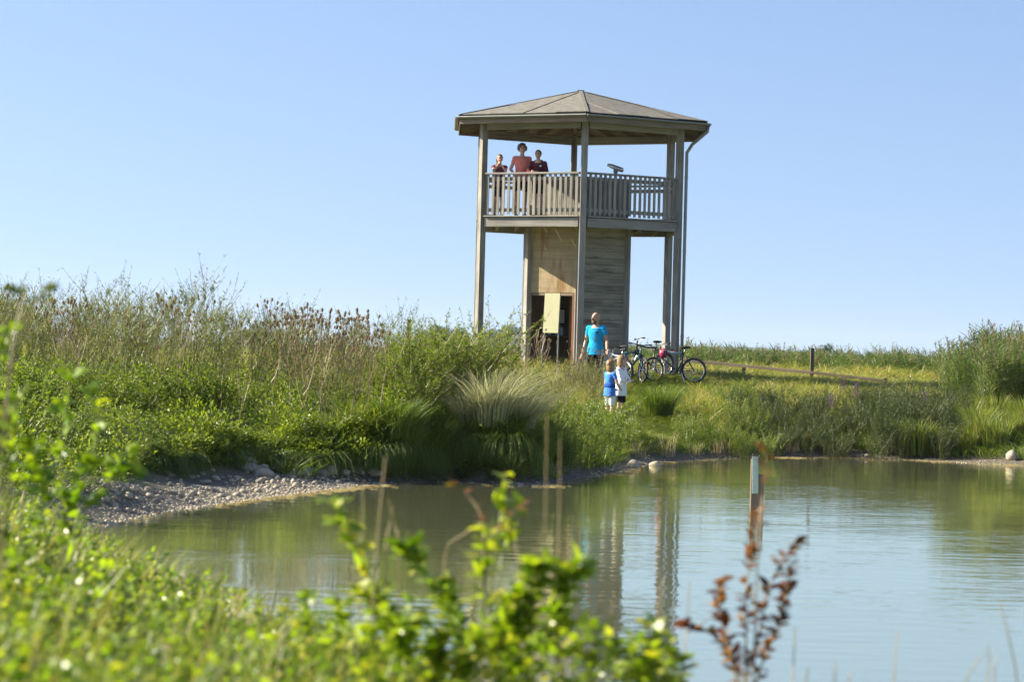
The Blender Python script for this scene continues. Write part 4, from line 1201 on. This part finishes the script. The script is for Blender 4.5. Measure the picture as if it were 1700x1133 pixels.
grass_stuff('lawn_grass', 'short sunlit green grass on the path from the tower to the water', pos, .08, .17, M['grass'], -.08, 1.1)
pos = scatter_area(20000, -14, 18, 50, 84, lambda x, y: ~mown(x, y), .35)
cl = clump(pos[:, 0], pos[:, 1], 1.1)
grass_stuff('meadow_grass', 'knee high golden green meadow grass around the tower', pos, .22, .5, M['grass'], .26, 1.2, (.6 + .7 * cl) * np.where(pos[:, 0] > 4.4, .62, 1))
pos = scatter_area(9000, -24, 26, 80, 125, None, .3)
grass_stuff('field_grass', 'tall dry grass in the field beyond the fence', pos, .4, .8, M['grass'], .22, 2.4)
pos = scatter_area(9000, -3.6, 16, 38, 62, lambda x, y: (pond_sd(x, y) < 3.0) & ~mown(x, y), .07)
grass_stuff('bank_grass', 'dark rank grass hanging along the bank of the pond', pos, .2, .45, M['grass'], -.25, 1.2)

# far reed belt
rp = [reed_geo(300 + k, 11, 1.0, .35, .4) for k in range(3)]
gl, gp = Geo(), Geo()
pos = scatter_area(1500, -22, 26, 84, 97, lambda x, y: (x > 3) | (rng.random(len(x)) < .25), .3); k3 = rng.integers(0, 3, len(pos))
for k in range(3):
    s = k3 == k; n = int(s.sum()); rt = rng.normal(0, .5, n); sc = np.where(pos[s][:, 0] > 3, rng.uniform(.75, 1.12, n), rng.uniform(.5, .75, n)); dv = rng.normal(.1, .15, n)
    gl.scatter(rp[k][1], pos[s], rt, sc, dv); gp.scatter(rp[k][2], pos[s], rt, sc, dv)
rb = tag(gl.obj('reeds', M['reed']), 'distant belt of reeds with brown plumes beyond the fence', 'reeds', kind='stuff')
pl = gp.obj('plumes', M['plume'], rb); pl['kind'] = 'stuff'

# foreground undergrowth, out of focus
ug = [herb_geo(400 + k, .5, 6, .22, .056, .030, 34, .15, (0, .8), big=True, taper=.3, vb=.5) for k in range(4)]
gl, gs = Geo(), Geo()
n = 1900; x, y = rng.uniform(-5.5, 1.6, n), rng.uniform(6.5, 22, n)
edge = np.interp(y, [6, 9, 11, 13, 15, 17, 20, 22], [.3, .05, -.25, -.6, -1.15, -1.8, -2.6, -3.1])
ok = (x < edge + .25) & (np.abs(x) < y * .19 + .4) & (pond_sd(x, y) > -.1); x, y = x[ok], y[ok]
pos = np.stack([x, y, np.maximum(height(x, y), .0)], 1); k4 = rng.integers(0, 4, len(pos))
tall = np.clip((edge[ok] - x) * .32, 0, .75)
for k in range(4):
    s = k4 == k; m = int(s.sum()); rt, sc, dv = rng.uniform(0, 6.28, m), (rng.uniform(.55, .95, m) + tall[s]), rng.normal(0, .12, m)
    gl.scatter(ug[k][1], pos[s], rt, sc, dv); gs.scatter(ug[k][0], pos[s], rt, sc, dv)
un = tag(gl.obj('undergrowth', M['lf_front']), 'dense bright green leafy undergrowth on the near shore, out of focus', 'undergrowth', kind='stuff')
sx = gs.obj('stems', M['stem_g'], un); sx['kind'] = 'stuff'

n = 1500; x, y = rng.uniform(-5.5, .6, n), rng.uniform(7, 22, n)
edge = np.interp(y, [6, 9, 11, 13, 15, 17, 20, 22], [.5, .2, -.1, -.5, -1.05, -1.7, -2.5, -3.0])
ok = (x < edge) & (np.abs(x) < y * .19 + .4) & (pond_sd(x, y) > 0.05); x, y = x[ok], y[ok]
pos = np.stack([x, y, height(x, y)], 1)
gt = [grass_geo(86 + k, 14, 1.0, .12, .010, .4, (.1, 0, 0), .5, .2) for k in range(3)]
grass_stuff('shore_grass', 'yellow green grass mixed through the blurred undergrowth on the near shore', pos, .45, .85, M['grass'], .12, 1.2, .7 + np.clip((edge[ok] - x) * .22, 0, .4))

# ------------------------------------------------------------------ teasels
heads = []
for k in range(2):
    r = np.random.default_rng(90 + k); g_ = Geo()
    g_ellipsoid(g_, (0, 0, .035), (.019, .019, .04), 8, 6)
    m = 46; a = r.uniform(0, 6.28, m); zz = r.uniform(-.9, .95, m)
    p = np.stack([.018 * np.sqrt(1 - zz ** 2) * np.cos(a), .018 * np.sqrt(1 - zz ** 2) * np.sin(a), .035 + .039 * zz], 1)
    dr = np.stack([np.cos(a), np.sin(a), .6 + zz * .8], 1)
    g_leaf4(g_, p, dr, r.normal(0, 1, (m, 3)), .016, .006, r.uniform(.3, 1, m))
    a = np.arange(7) * .9; p = np.zeros((7, 3)); dr = np.stack([np.cos(a), np.sin(a), np.full(7, .9)], 1)
    g_leaf4(g_, p, dr, np.tile((0, 0, 1.), (7, 1)), .075, .006, .8)
    heads.append(g_.mesh('seed_head', M['teasel']))
teas = []
for k in range(7):
    r = np.random.default_rng(100 + k); S, hp = Geo(), []
    h = r.uniform(1.3, 1.75); c = stem_curve(r, h, .12, (.05, 0, 0)); g_tube(S, c, .007 * np.linspace(1, .4, 6), 4, .5, caps=False)
    hp.append((c[-1], unit(c[-1] - c[-2])))
    for lev in (.5, .64, .78, .88)[:r.integers(2, 5)]:
        for s in (0, math.pi):
            if r.random() < .18: continue
            p0, d0 = curve_at(c, np.array([lev])); p0, d0 = p0[0], d0[0]; a = lev * 9 + s + r.uniform(-.3, .3)
            Lb = (1 - lev) * h * r.uniform(.55, .95) + .08; tt = np.linspace(0, 1, 4)[:, None]
            o_dir = np.array((math.cos(a), math.sin(a), 0))
            cb = p0 + o_dir * Lb * .42 * tt ** .7 + np.array((0, 0, Lb * .9)) * tt ** 1.2
            g_tube(S, cb, .0042, 3, .6, caps=False); hp.append((cb[-1], unit(cb[-1] - cb[-2])))
    L = Geo(); m = 16; t = r.uniform(.05, .75, m); p, d = curve_at(c, t); a = r.uniform(0, 6.28, m)
    g_leaf4(L, p, np.stack([np.cos(a), np.sin(a), r.uniform(-.5, .6, m)], 1), np.tile((0, 0, 1.), (m, 1)), r.uniform(.10, .24, m), r.uniform(.015, .035, m), r.uniform(.2, 1, m))
    teas.append((S.mesh('stem', M['stem_b']), L.mesh('leaves', M['lf_herb']), hp[:6]))
def teasel(p, s, rz, label, group):
    st, lf, hp = random.choice(teas)
    o = link(bpy.data.objects.new('teasel', st)); o.location = p; o.scale = (s, s, s); o.rotation_euler = (RU(-.06, .06), RU(-.02, .10), rz)
    tag(o, label, 'teasel', group)
    link(bpy.data.objects.new('leaves', lf), o)
    for q, d in hp:
        h = link(bpy.data.objects.new('seed_head', random.choice(heads)), o)
        h.matrix_local = Matrix.Translation(Vector(q)) @ Vector(d).to_track_quat('Z', 'Y').to_matrix().to_4x4() @ Matrix.Scale(RU(.8, 1.1), 4)
i = 0
while i < 215:
    z_ = random.random()
    u = random.gauss(520, 95) if z_ < .5 else (RU(-30, 700) if z_ < .85 else random.gauss(120, 90))
    if not -40 < u < 800: continue
    d = RU(39.5, 53); p = at(u, d)
    teasel(p, RU(.5, .98) * (1.0 if u < 640 else .8), RU(0, 6.28), 'dry brown teasel in the dense stand on the bank beside the tower', 'teasels on the bank'); i += 1
for i in range(40):
    p = at(RU(800, 1000), RU(54, 63)); teasel(p, RU(.5, .85), RU(0, 6.28), 'dry teasel growing before the tower doorway', 'teasels before the doorway')
for (u, d) in ((1180, 66), (1196, 66.5)):
    teasel(at(u, d), .5, RU(0, 6), 'short dark teasel in the golden grass below the rail fence', 'teasels below the fence')

# ------------------------------------------------------------------ tall herbs, shrubs and tussocks
tall = [proto(*zip(('stem', 'leaves'), herb_geo(500 + k, RU(1.5, 1.8), 8, .38, .075, .014, 60, .15, (.3, 1.1), (.10, 0, 0), .006, .55, branch=4, bl=.28, vb=.42), (M['stem_g'], M['lf_grey']))) for k in range(5)]
for i in range(135):
    u, d = RU(-40, 700), RU(42, 55)
    if 380 < u < 640 and random.random() < .45: continue
    plant('tall_herb', random.choice(tall), at(u, d), RU(-.6, .6), RU(.65, 1.2) * (1.15 if 130 < u < 340 else 1), 'slender grey green wild herb standing among the bank teasels', 'herb', 'tall herbs among the teasels')
wil = [proto(*zip(('stem', 'leaves'), herb_geo(540 + k, 1.55, 20, .75, .085, .021, 100, .12, (.2, 1.0), (.14, 0, 0), .009, .3, branch=5, bl=.4, vb=.5), (M['stem_b'], M['lf_willow']))) for k in range(3)]
for i, (u, d, s) in enumerate(((668, 41.5, .85), (705, 41.9, .98), (745, 42.3, 1.05), (785, 42.9, .98), (822, 43.9, .85), (648, 42.6, .8), (725, 43.2, 1.05), (690, 41.0, .62))):
    plant('willow_shrub', wil[i % 3], at(u, d), RU(-.7, .7), s * 1.0, 'yellow green willow shrub overhanging the bank beside the dry tussock', 'shrub', 'willow shrubs on the bank')
# leafy mounds on the slope
mou = [proto(*zip(('stem', 'leaves'), herb_geo(560 + k, .75, 30, .5, .052, .03, 46, .1, (0, .8), (0, 0, 0), .005, .2, vb=.38, branch=1), (M['stem_g'], M['lf_cover']))) for k in range(3)]
for (u, d, s) in ((300, 41, 1.15), (345, 41.3, 1.0), (265, 41.5, .9), (190, 39.5, .9), (110, 38, 1.0), (60, 36, 1.1), (150, 41, 1.0), (20, 33, 1.1), (235, 40, .8), (410, 42, .7), (470, 42.5, .75), (90, 33.5, .9), (40, 29, 1.0), (540, 42.3, .7), (590, 41.6, .7)):
    plant('leafy_bush', random.choice(mou), at(u, d), RU(0, 6.28), s, 'rounded dark green leafy bush mounded on the grassy bank slope', 'bush', 'leafy bushes on the bank slope')
for i in range(90):                                 # fringe on the little cliff
    u = RU(205, 860); p = at(u, np.interp(u, _cu, _cd) + RU(.0, .7))
    if p: plant('bank_herb', random.choice(mou), p, RU(0, 6.28), RU(.28, .5), 'small leafy herb on the shaded bank edge above the gravel beach', 'herb', 'herbs on the shaded bank edge')
# dry tussock and dark sedge below it
tus = [proto(('blades', grass_geo(600 + k, 620, .95, .22, .011, .8, (.18, -.12, 0), .5, .25, 1.5), M['tussock'])) for k in range(2)]
for (u, d, s, lab) in ((815, 41.15, 1.15, 'large pale dry grass tussock arching over the water'), (862, 41.6, .95, 'smaller pale dry grass tussock beside the large one'), (775, 41.3, .75, 'low dry grass tussock under the willow shrub')):
    plant('grass_tussock', random.choice(tus), at(u, d), RU(-.4, .4), s, lab, 'grass tussock')
sed = [proto(('blades', grass_geo(620 + k, 420, .75, .28, .012, .55, (.05, 0, 0), .22, .18), M['grass'])) for k in range(3)]
han = [proto(('blades', grass_geo(630 + k, 260, .55, .2, .011, .5, (.05, -.75, 0), .2, .18, .5, 1.5), M['grass'])) for k in range(2)]
for i in range(44):
    u = RU(225, 870) if i < 16 else RU(600, 880); dd_ = np.interp(u, _cu, _cd) + .35
    plant('hanging_sedge', random.choice(han), at(u, dd_), RU(-.4, .4), RU(.6, 1.05), 'sedge tuft hanging down over the edge of the little bank cliff', 'sedge', 'sedge tufts hanging over the bank edge')
for i in range(16):
    u = random.choice((RU(650, 735), RU(885, 950))); p = ray_ground(u, RU(735, 785))
    if p: plant('sedge_tussock', random.choice(sed), p, RU(0, 6.28), RU(.5, .95), 'dark green sedge tussock hanging over the undercut bank', 'sedge', 'sedge tussocks at the undercut bank')
rus = proto(('blades', grass_geo(640, 1100, .95, .24, .008, .42, (.06, 0, 0), .2, .16), M['grass']))
p = at(1093, 57.5); plant('rush_tussock', rus, p, 0, (1.15, 1.0, .95), 'dense dark green rush tussock between the children and the bicycles', 'rush')
# bright herbs at the spit
her = [proto(*zip(('stem', 'leaves'), herb_geo(660 + k, 1.15, 14, .42, .075, .02, 52, .1, (.2, 1.0), (.04, 0, 0), .006, .35, branch=3, vb=.5), (M['stem_g'], M['lf_willow']))) for k in range(3)]
for (u, v, s) in ((960, 782, .85), (985, 780, 1.0), (1010, 776, 1.05), (1035, 770, .8), (940, 790, .7), (900, 778, .6), (1005, 768, 1.1), (975, 768, .9), (925, 764, .8), (950, 755, .95), (1060, 750, .5), (905, 752, .8), (1000, 752, .9), (1020, 748, .85), (985, 742, .9), (1042, 742, .6), (1012, 728, .6), (970, 735, .8), (1030, 726, .42)):
    p = ray_ground(u, v)
    if p: plant('bank_herb', random.choice(her), p, RU(0, 6.28), s, 'bright green leafy herb at the water edge in front of the children', 'herb', 'herbs in front of the children')
yel = proto(*zip(('stem', 'leaves'), herb_geo(690, .3, 22, .4, .05, .02, 26, .1, (0, .9), vb=.7), (M['stem_g'], M['lf_front'])))
for (u, v) in ((870, 790), (895, 795), (848, 785), (920, 797)):
    p = ray_ground(u, v)
    if p: plant('low_herb', yel, p, RU(0, 6), RU(.8, 1.1), 'low yellow green herb cushion on the tip of the bank at the water', 'herb', 'low herbs on the bank tip')
# brownish herbs before the tower
bro = [proto(*zip(('stem', 'leaves'), herb_geo(700 + k, 1.0, 13, .4, .06, .014, 46, .12, (.2, 1.1), (.08, 0, 0), .005, .4, branch=3, vb=.72), (M['stem_b'], M['lf_herb']))) for k in range(3)]
for i in range(84):
    u = RU(720, 1000); d = RU(47, 63) if u < 960 else RU(57, 63)
    p = at(u, d)
    plant('meadow_herb', random.choice(bro), p, RU(0, 6.28), RU(.5, .85) * (.8 if d > 58 else 1), 'olive brown seeding herb in the rough meadow before the tower', 'herb', 'herbs before the tower')
for i in range(16):
    plant('meadow_herb', random.choice(bro), at(RU(952, 1004), RU(61.2, 63.7)), RU(0, 6.28), RU(.62, .9), 'olive brown seeding herb reaching the belt of the man in cyan', 'herb', 'herbs before the man')
for i in range(9):
    teasel(at(RU(945, 1005), RU(61, 63.6)), RU(.48, .66), RU(0, 6.28), 'dry teasel standing before the man in cyan', 'teasels before the man')
# right bank
grn = [proto(*zip(('stem', 'leaves'), herb_geo(720 + k, 1.1, 16, .5, .065, .016, 56, .1, (.2, 1.0), (.03, 0, 0), .005, .35, branch=3, vb=.36), (M['stem_g'], M['lf_marsh']))) for k in range(4)]
for i in range(135):
    u = RU(1215, 1590); d = RU(55.6, 59.8); p = at(u, d)
    plant('marsh_herb', random.choice(grn), p, RU(0, 6.28), RU(.5, .85) * (1.0 if u > 1290 else .75) * (1.2 if u > 1440 else 1), 'dark grey green marsh herb in the thicket along the far bank', 'herb', 'marsh herbs on the far bank')
for i in range(26):
    u = RU(1120, 1290); p = at(u, RU(53.5, 60))
    plant('bank_herb', random.choice(her), p, RU(0, 6.28), RU(.45, .75), 'bright green herb on the far bank below the bicycles', 'herb', 'herbs below the bicycles')
fs_ = herb_geo(760, 1.2, 5, .16, .07, .016, 40, .1, (.3, 1), (0, 0, 0), .005, .3, vb=.4)
r = np.random.default_rng(5); fg = Geo()
for i in range(5):
    m = 50; t = r.uniform(0, 1, m); a = r.uniform(0, 6.28, m); q = r.uniform(-.14, .14, 2)
    pz = np.stack([q[0] + .02 * np.cos(a), q[1] + .02 * np.sin(a), .85 + .38 * t], 1)
    g_leaf4(fg, pz, np.stack([np.cos(a), np.sin(a), np.full(m, .5)], 1), r.normal(0, 1, (m, 3)), .026, .016, r.uniform(0, 1, m))
loo = proto(('stem', fs_[0], M['stem_g']), ('leaves', fs_[1], M['lf_grey']), ('flowers', fg, M['purple']))
for (u, d) in ((1375, 57.5), (1415, 58.2), (1400, 59.5), (1530, 58)):
    plant('purple_loosestrife', loo, at(u, d), RU(0, 6), RU(.7, .85), 'purple loosestrife spike flowering in the dark marsh thicket', 'flower', 'loosestrife on the far bank')
ree = []
for k in range(4):
    S, L, Pm = reed_geo(800 + k, 34, 1.75, .42, .32); ree.append(proto(('stem', S, M['stem_g']), ('leaves', L, M['reed']), ('plumes', Pm, M['plume'])))
for i in range(40):
    u = RU(1545, 1760); d = RU(59.5, 66); p = at(u, d)
    plant('reed_clump', random.choice(ree), p, RU(-.4, .4), RU(.85, 1.1) * min(1, .62 + (u - 1545) / 160), 'tall green reed clump with feathery plumes on the far bank', 'reeds', 'reed clumps on the far bank')
brs = [proto(('blades', grass_geo(840 + k, 330, 1.05, .30, .020, .35, (.10, 0, 0), .5, .18), M['grass'])) for k in range(3)]
for i in range(34):
    u = RU(1585, 1730) if i < 24 else RU(1500, 1620); p = at(u, RU(56.2, 59.5))
    plant('sedge_clump', random.choice(brs), p, RU(0, 6.28), RU(.6, .95), 'light green sedge clump in front of the reeds at the far waterline', 'sedge', 'sedge clumps before the reeds')
drs = proto(('blades', grass_geo(860, 40, .5, .2, .012, .3, (0, 0, 0), .5, .2), M['dry']))
for i in range(38):
    u = RU(1040, 1690); p = ray_ground(u, RU(742, 764))
    if p: plant('dry_grass_tuft', drs, p, RU(0, 6), RU(.5, .9), 'tuft of straw coloured stubble on the muddy far waterline', 'grass tuft', 'straw tufts on the far waterline')

# ------------------------------------------------------------------ foreground plants, out of focus
def spray(name, stems, d, label, cat, group=None, ll=.08, lw=.03, per=34, mat='lf_front', smat='stem_g', vb=.55, t0=.05, el=(.1, .9), seed=1, thick=.005, end=.35):
    """stems: pixel polylines; each grows on from its lowest point down to the ground"""
    r = np.random.default_rng(seed); S, L = Geo(), Geo()
    b = P(stems[0][0][0], stems[0][0][1], d); bz = max(gz(b.x, d), 0.0); base = np.array((b.x, d, bz))
    for st_ in stems:
        pts = [np.array(P(u, v, d + r.uniform(-.12, .12))) for u, v in st_]
        pts = [np.array((pts[0][0] * .7 + b.x * .3, d, bz - .05))] + pts
        c = np.array(pts) - base
        t = np.linspace(0, 1, len(c)); tt = np.linspace(0, 1, 12)
        c = np.stack([np.interp(tt, t, c[:, k]) for k in range(3)], 1)
        c[1:-1] = (c[:-2] + 2 * c[1:-1] + c[2:]) / 4
        g_tube(S, c, thick * np.linspace(1, end, 12), 5, r.uniform(.3, .7), caps=False)
        m = per; q = r.uniform(t0, 1, m); p_, d_ = curve_at(c, q); a = r.uniform(0, 6.28, m); e = r.uniform(el[0], el[1], m)
        dr = d_ * np.sin(e)[:, None] + np.stack([np.cos(a), np.sin(a), r.uniform(-.3, .3, m)], 1) * np.cos(e)[:, None]
        s = r.uniform(.55, 1.15, m)
        if ll > 0: g_leaves(L, p_, dr, np.array((0, 0, 1.)) + r.normal(0, .5, (m, 3)), ll * s, lw * s, np.clip(r.normal(vb, .22, m), 0, 1))
    o = S.obj(name, M[smat]); o.location = base; tag(o, label, cat, group)
    if L.n: L.obj('leaves', M[mat], o)
    return o
FG = 'leafy shoots in the foreground'
spray('leafy_shoot', [[(700, 1120), (640, 1000), (590, 910), (548, 832)], [(690, 1130), (650, 1040), (600, 985)]], 10.2, 'arching leafy shoot leaning over the water, its tip bent sideways', 'shoot', FG, .088, .036, 102, t0=.35, seed=11)
spray('leafy_shoot', [[(780, 1130), (745, 1010), (700, 940), (668, 905)], [(790, 1130), (770, 1040), (735, 985)]], 10.0, 'slanting leafy shoot behind the arching one', 'shoot', FG, .088, .036, 102, t0=.35, seed=12)
spray('leafy_shoot', [[(800, 1130), (803, 1000), (806, 930), (808, 880)]], 9.7, 'upright shoot with orange leaves near its tip', 'shoot', FG, .088, .036, 45, t0=.35, seed=13, vb=.75)
spray('leafy_shoot', [[(815, 1000), (825, 900), (835, 830), (838, 785)], [(825, 960), (845, 880), (868, 842)]], 10.4, 'tall thin shoot with broad leaves at the top', 'shoot', FG, .085, .035, 24, seed=14, t0=.45)
spray('leafy_shoot', [[(890, 1130), (880, 1030), (885, 970), (905, 935)], [(920, 1130), (930, 1020), (945, 955), (968, 935)], [(860, 1130), (850, 1060), (852, 990)]], 9.6, 'bushy leafy shoot of several stems beside the orange tipped one', 'shoot', FG, .088, .036, 153, t0=.35, seed=15)
spray('leafy_shoot', [[(520, 1130), (515, 1050), (512, 985)], [(545, 1130), (560, 1060), (565, 1000)], [(600, 1130), (610, 1070), (640, 1010)]], 9.9, 'short cluster of leafy shoots next to the undergrowth', 'shoot', FG, .075, .034, 78, seed=16)
spray('leafy_shoot', [[(1080, 1133), (1085, 1080), (1090, 1040)], [(1050, 1133), (1030, 1090), (1010, 1060)], [(980, 1133), (965, 1080), (985, 1040)]], 9.4, 'low leafy shoots between the bushy shoot and the red dock', 'shoot', FG, .07, .035, 68, seed=17)
spray('leafy_shoot', [[(640, 1133), (660, 1070), (680, 1030)], [(720, 1133), (730, 1080), (720, 1040)], [(760, 1133), (775, 1090), (790, 1060)], [(830, 1133), (828, 1090), (822, 1050)]], 9.2, 'low dense leafy shoots at the foot of the arching shoot', 'shoot', FG, .075, .042, 78, seed=18)
for k_, (u0, v1, d_) in enumerate(((470, 1050, 9.8), (505, 1000, 10.3), (575, 965, 10.6), (620, 985, 9.4), (660, 950, 10.8), (700, 990, 9.3), (735, 960, 10.5), (770, 1000, 9.2), (815, 985, 9.9), (855, 960, 10.7), (900, 1010, 9.3), (935, 975, 10.2), (1000, 1050, 9.6), (1040, 1065, 9.2), (1085, 1030, 9.7), (1110, 1070, 9.3))):
    w_ = RU(-25, 25)
    spray('leafy_shoot', [[(u0, 1150), (u0 + w_ * .4, (1150 + v1) / 2), (u0 + w_, v1)], [(u0 + 12, 1150), (u0 + 25, 1110), (u0 + 30 + w_ * .3, (1100 + v1) / 2)], [(u0 - 12, 1150), (u0 - 22, 1120), (u0 - 30 + w_ * .3, (1120 + v1) / 2)]],
          d_, 'short bright leafy shoot in the blurred clump over the water', 'shoot', FG, .078, .034, 26, seed=200 + k_, vb=.6)
spray('bramble_spray', [[(110, 905), (100, 800), (105, 700), (120, 625)], [(120, 880), (150, 780), (165, 700), (150, 640)], [(130, 850), (190, 790), (215, 740), (222, 800)], [(105, 860), (135, 760), (205, 770)], [(115, 900), (118, 830), (140, 760)]],
      12.5, 'tall round leaved spray rising in front of the gravel beach', 'shrub', None, .09, .056, 30, seed=21, vb=.5, t0=.3)
spray('bramble_spray', [[(10, 900), (20, 780), (15, 690), (40, 640)], [(30, 900), (50, 800), (60, 730)], [(-20, 880), (-10, 720), (5, 590), (20, 545)], [(50, 900), (75, 840), (80, 780)], [(-10, 860), (5, 760), (15, 690)]],
      11.5, 'leafy spray at the edge of the bank with many small round leaves', 'shrub', None, .085, .055, 32, seed=22, vb=.5, t0=.2)
spray('withered_shoot', [[(-15, 850), (5, 680), (28, 570), (55, 500), (97, 470)], [(10, 660), (22, 560), (40, 490), (18, 478)]], 9.0, 'thin withered shoot rising against the sky at the bank edge', 'shoot', None, .04, .018, 26, 'lf_herb', 'stem_b', .6, .75, seed=23)
spray('red_dock', [[(1235, 1133), (1240, 1050), (1235, 980), (1252, 900), (1256, 850)], [(1225, 1133), (1205, 1060), (1190, 1000), (1195, 965)], [(1250, 1133), (1285, 1060), (1305, 990), (1310, 945)], [(1230, 1100), (1180, 1050), (1130, 1035)], [(1235, 1120), (1262, 1060), (1268, 1000), (1290, 940), (1325, 895)]],
      10.6, 'rust red dock plant with withered leaves standing over the water', 'dock', None, .06, .026, 80, 'lf_red', 'stem_b', .4, .25, seed=31)
spray('withered_shoot', [[(1258, 900), (1268, 820), (1272, 740)]], 10.6, 'thin withered stem rising above the red dock', 'shoot', None, .05, .02, 10, 'lf_red', 'stem_b', .5, .5, seed=32)
spray('withered_shoot', [[(805, 900), (800, 850), (770, 815), (740, 790)], [(806, 890), (850, 850), (880, 832)]], 10.3, 'brownish withered twig crossing behind the orange leaves', 'shoot', None, .05, .022, 14, 'lf_red', 'stem_b', .6, .4, seed=33)
DS = 'dry stalks in the foreground'
for i, (a, b) in enumerate((((620, 960), (640, 758)), ((640, 900), (652, 840)), ((600, 930), (603, 800)), ((665, 900), (645, 830)), ((905, 1000), (908, 690)), ((925, 1000), (930, 720)), ((735, 910), (800, 870)), ((870, 1000), (855, 900)),
                            ((985, 1060), (1000, 985)), ((1085, 1080), (1100, 960)), ((1135, 1090), (1145, 965)), ((1483, 1133), (1490, 1048)), ((1690, 1133), (1660, 1000)), ((1638, 1133), (1640, 1072)), ((1650, 1133), (1655, 1085)), ((1600, 1130), (1632, 1085)),
                            ((1315, 1133), (1320, 1040)), ((1338, 1133), (1342, 1110)), ((395, 1040), (398, 975)), ((1385, 1133), (1386, 1100)), ((1012, 1050), (1018, 985)), ((1408, 1133), (1410, 1118)))):
    spray('dry_stalk', [[a, ((a[0] + b[0]) / 2 + RU(-3, 3), (a[1] + b[1]) / 2), b]], RU(9.5, 11), 'thin straw coloured stalk sticking up out of focus before the water', 'stalk', DS, 0, 0, 1, smat='dry', seed=60 + i, thick=.0034, end=.6)

# ------------------------------------------------------------------ distant trees
def tree_geo(seed, h, w):
    r = np.random.default_rng(seed); T_, Cn = Geo(), Geo()
    g_tube(T_, [(0, 0, -.3), (0, 0, h * .2), (.05 * w, 0, h * .45), (0, 0, h * .75)], [.16, .13, .09, .03], 6)
    for i in range(9):
        a = r.uniform(0, 6.28); z = r.uniform(.22, .6) * h; g_tube(T_, [(0, 0, z), (.22 * w * math.cos(a), .22 * w * math.sin(a), z + .14 * h), (.38 * w * math.cos(a), .38 * w * math.sin(a), z + .24 * h)], [.06, .04, .015], 4)
    for i in range(34):
        a = r.uniform(0, 6.28); q = math.sqrt(r.uniform(0, 1)); z = r.uniform(.2, .95); env = math.sin(math.pi * min(1, z * .85 + .12)) ** .7
        c = np.array((q * .5 * w * env * math.cos(a), q * .5 * w * env * math.sin(a), z * h)); rr = r.uniform(.10, .18) * w
        m = 130; d = unit(r.normal(0, 1, (m, 3))); p = c + d * rr * r.uniform(.5, 1.05, (m, 1)) * np.array((1, 1, .8))
        g_leaf4(Cn, p, unit(d + r.normal(0, .6, (m, 3))), r.normal(0, 1, (m, 3)), r.uniform(.2, .42, m), r.uniform(.15, .28, m), np.clip(r.normal(.5, .2, m), 0, 1))
    return T_, Cn
trs = [proto(*zip(('trunk', 'crown'), tree_geo(900 + k, 8.0, 7.5), (M['stem_b'], M['far_leaf']))) for k in range(4)]
for (u, top_, d) in ((735, 541, 430), (700, 553, 450), (768, 556, 440), (755, 549, 460), (430, 545, 480), (405, 552, 470), (460, 550, 500), (845, 545, 520), (820, 552, 530), (1376, 575, 300), (1340, 588, 380), (1410, 585, 340), (20, 505, 560), (-15, 500, 540), (60, 520, 600), (1450, 586, 480), (1500, 588, 600), (300, 545, 560), (560, 556, 600)):
    ztop = CAM_Z + (hor(u) - top_) * d / F_PX
    s = max(.25, (ztop - 1.2) / 7.7)
    p = P(u, hor(u), d)
    plant('far_tree', random.choice(trs), (p.x, d, 1.2), RU(0, 6), (s * 1.15, s * 1.15, s), 'bushy green tree far away on the skyline of the plain', 'tree', 'trees on the skyline')

# ------------------------------------------------------------------ summer haze
g = Geo(); g_box(g, (0, 2300, 31.5), (12600, 5600, 67))
hm = bpy.data.materials.new('haze_air'); hm.use_nodes = True; hn = hm.node_tree; hn.nodes.clear()
ho = hn.nodes.new('ShaderNodeOutputMaterial'); hv = hn.nodes.new('ShaderNodeVolumePrincipled')
hv.inputs['Color'].default_value = (.86, .92, 1.0, 1); hv.inputs['Density'].default_value = .00007; hv.inputs['Anisotropy'].default_value = .2
hn.links.new(hv.outputs[0], ho.inputs['Volume'])
tag(g.obj('haze', hm), kind='stuff')
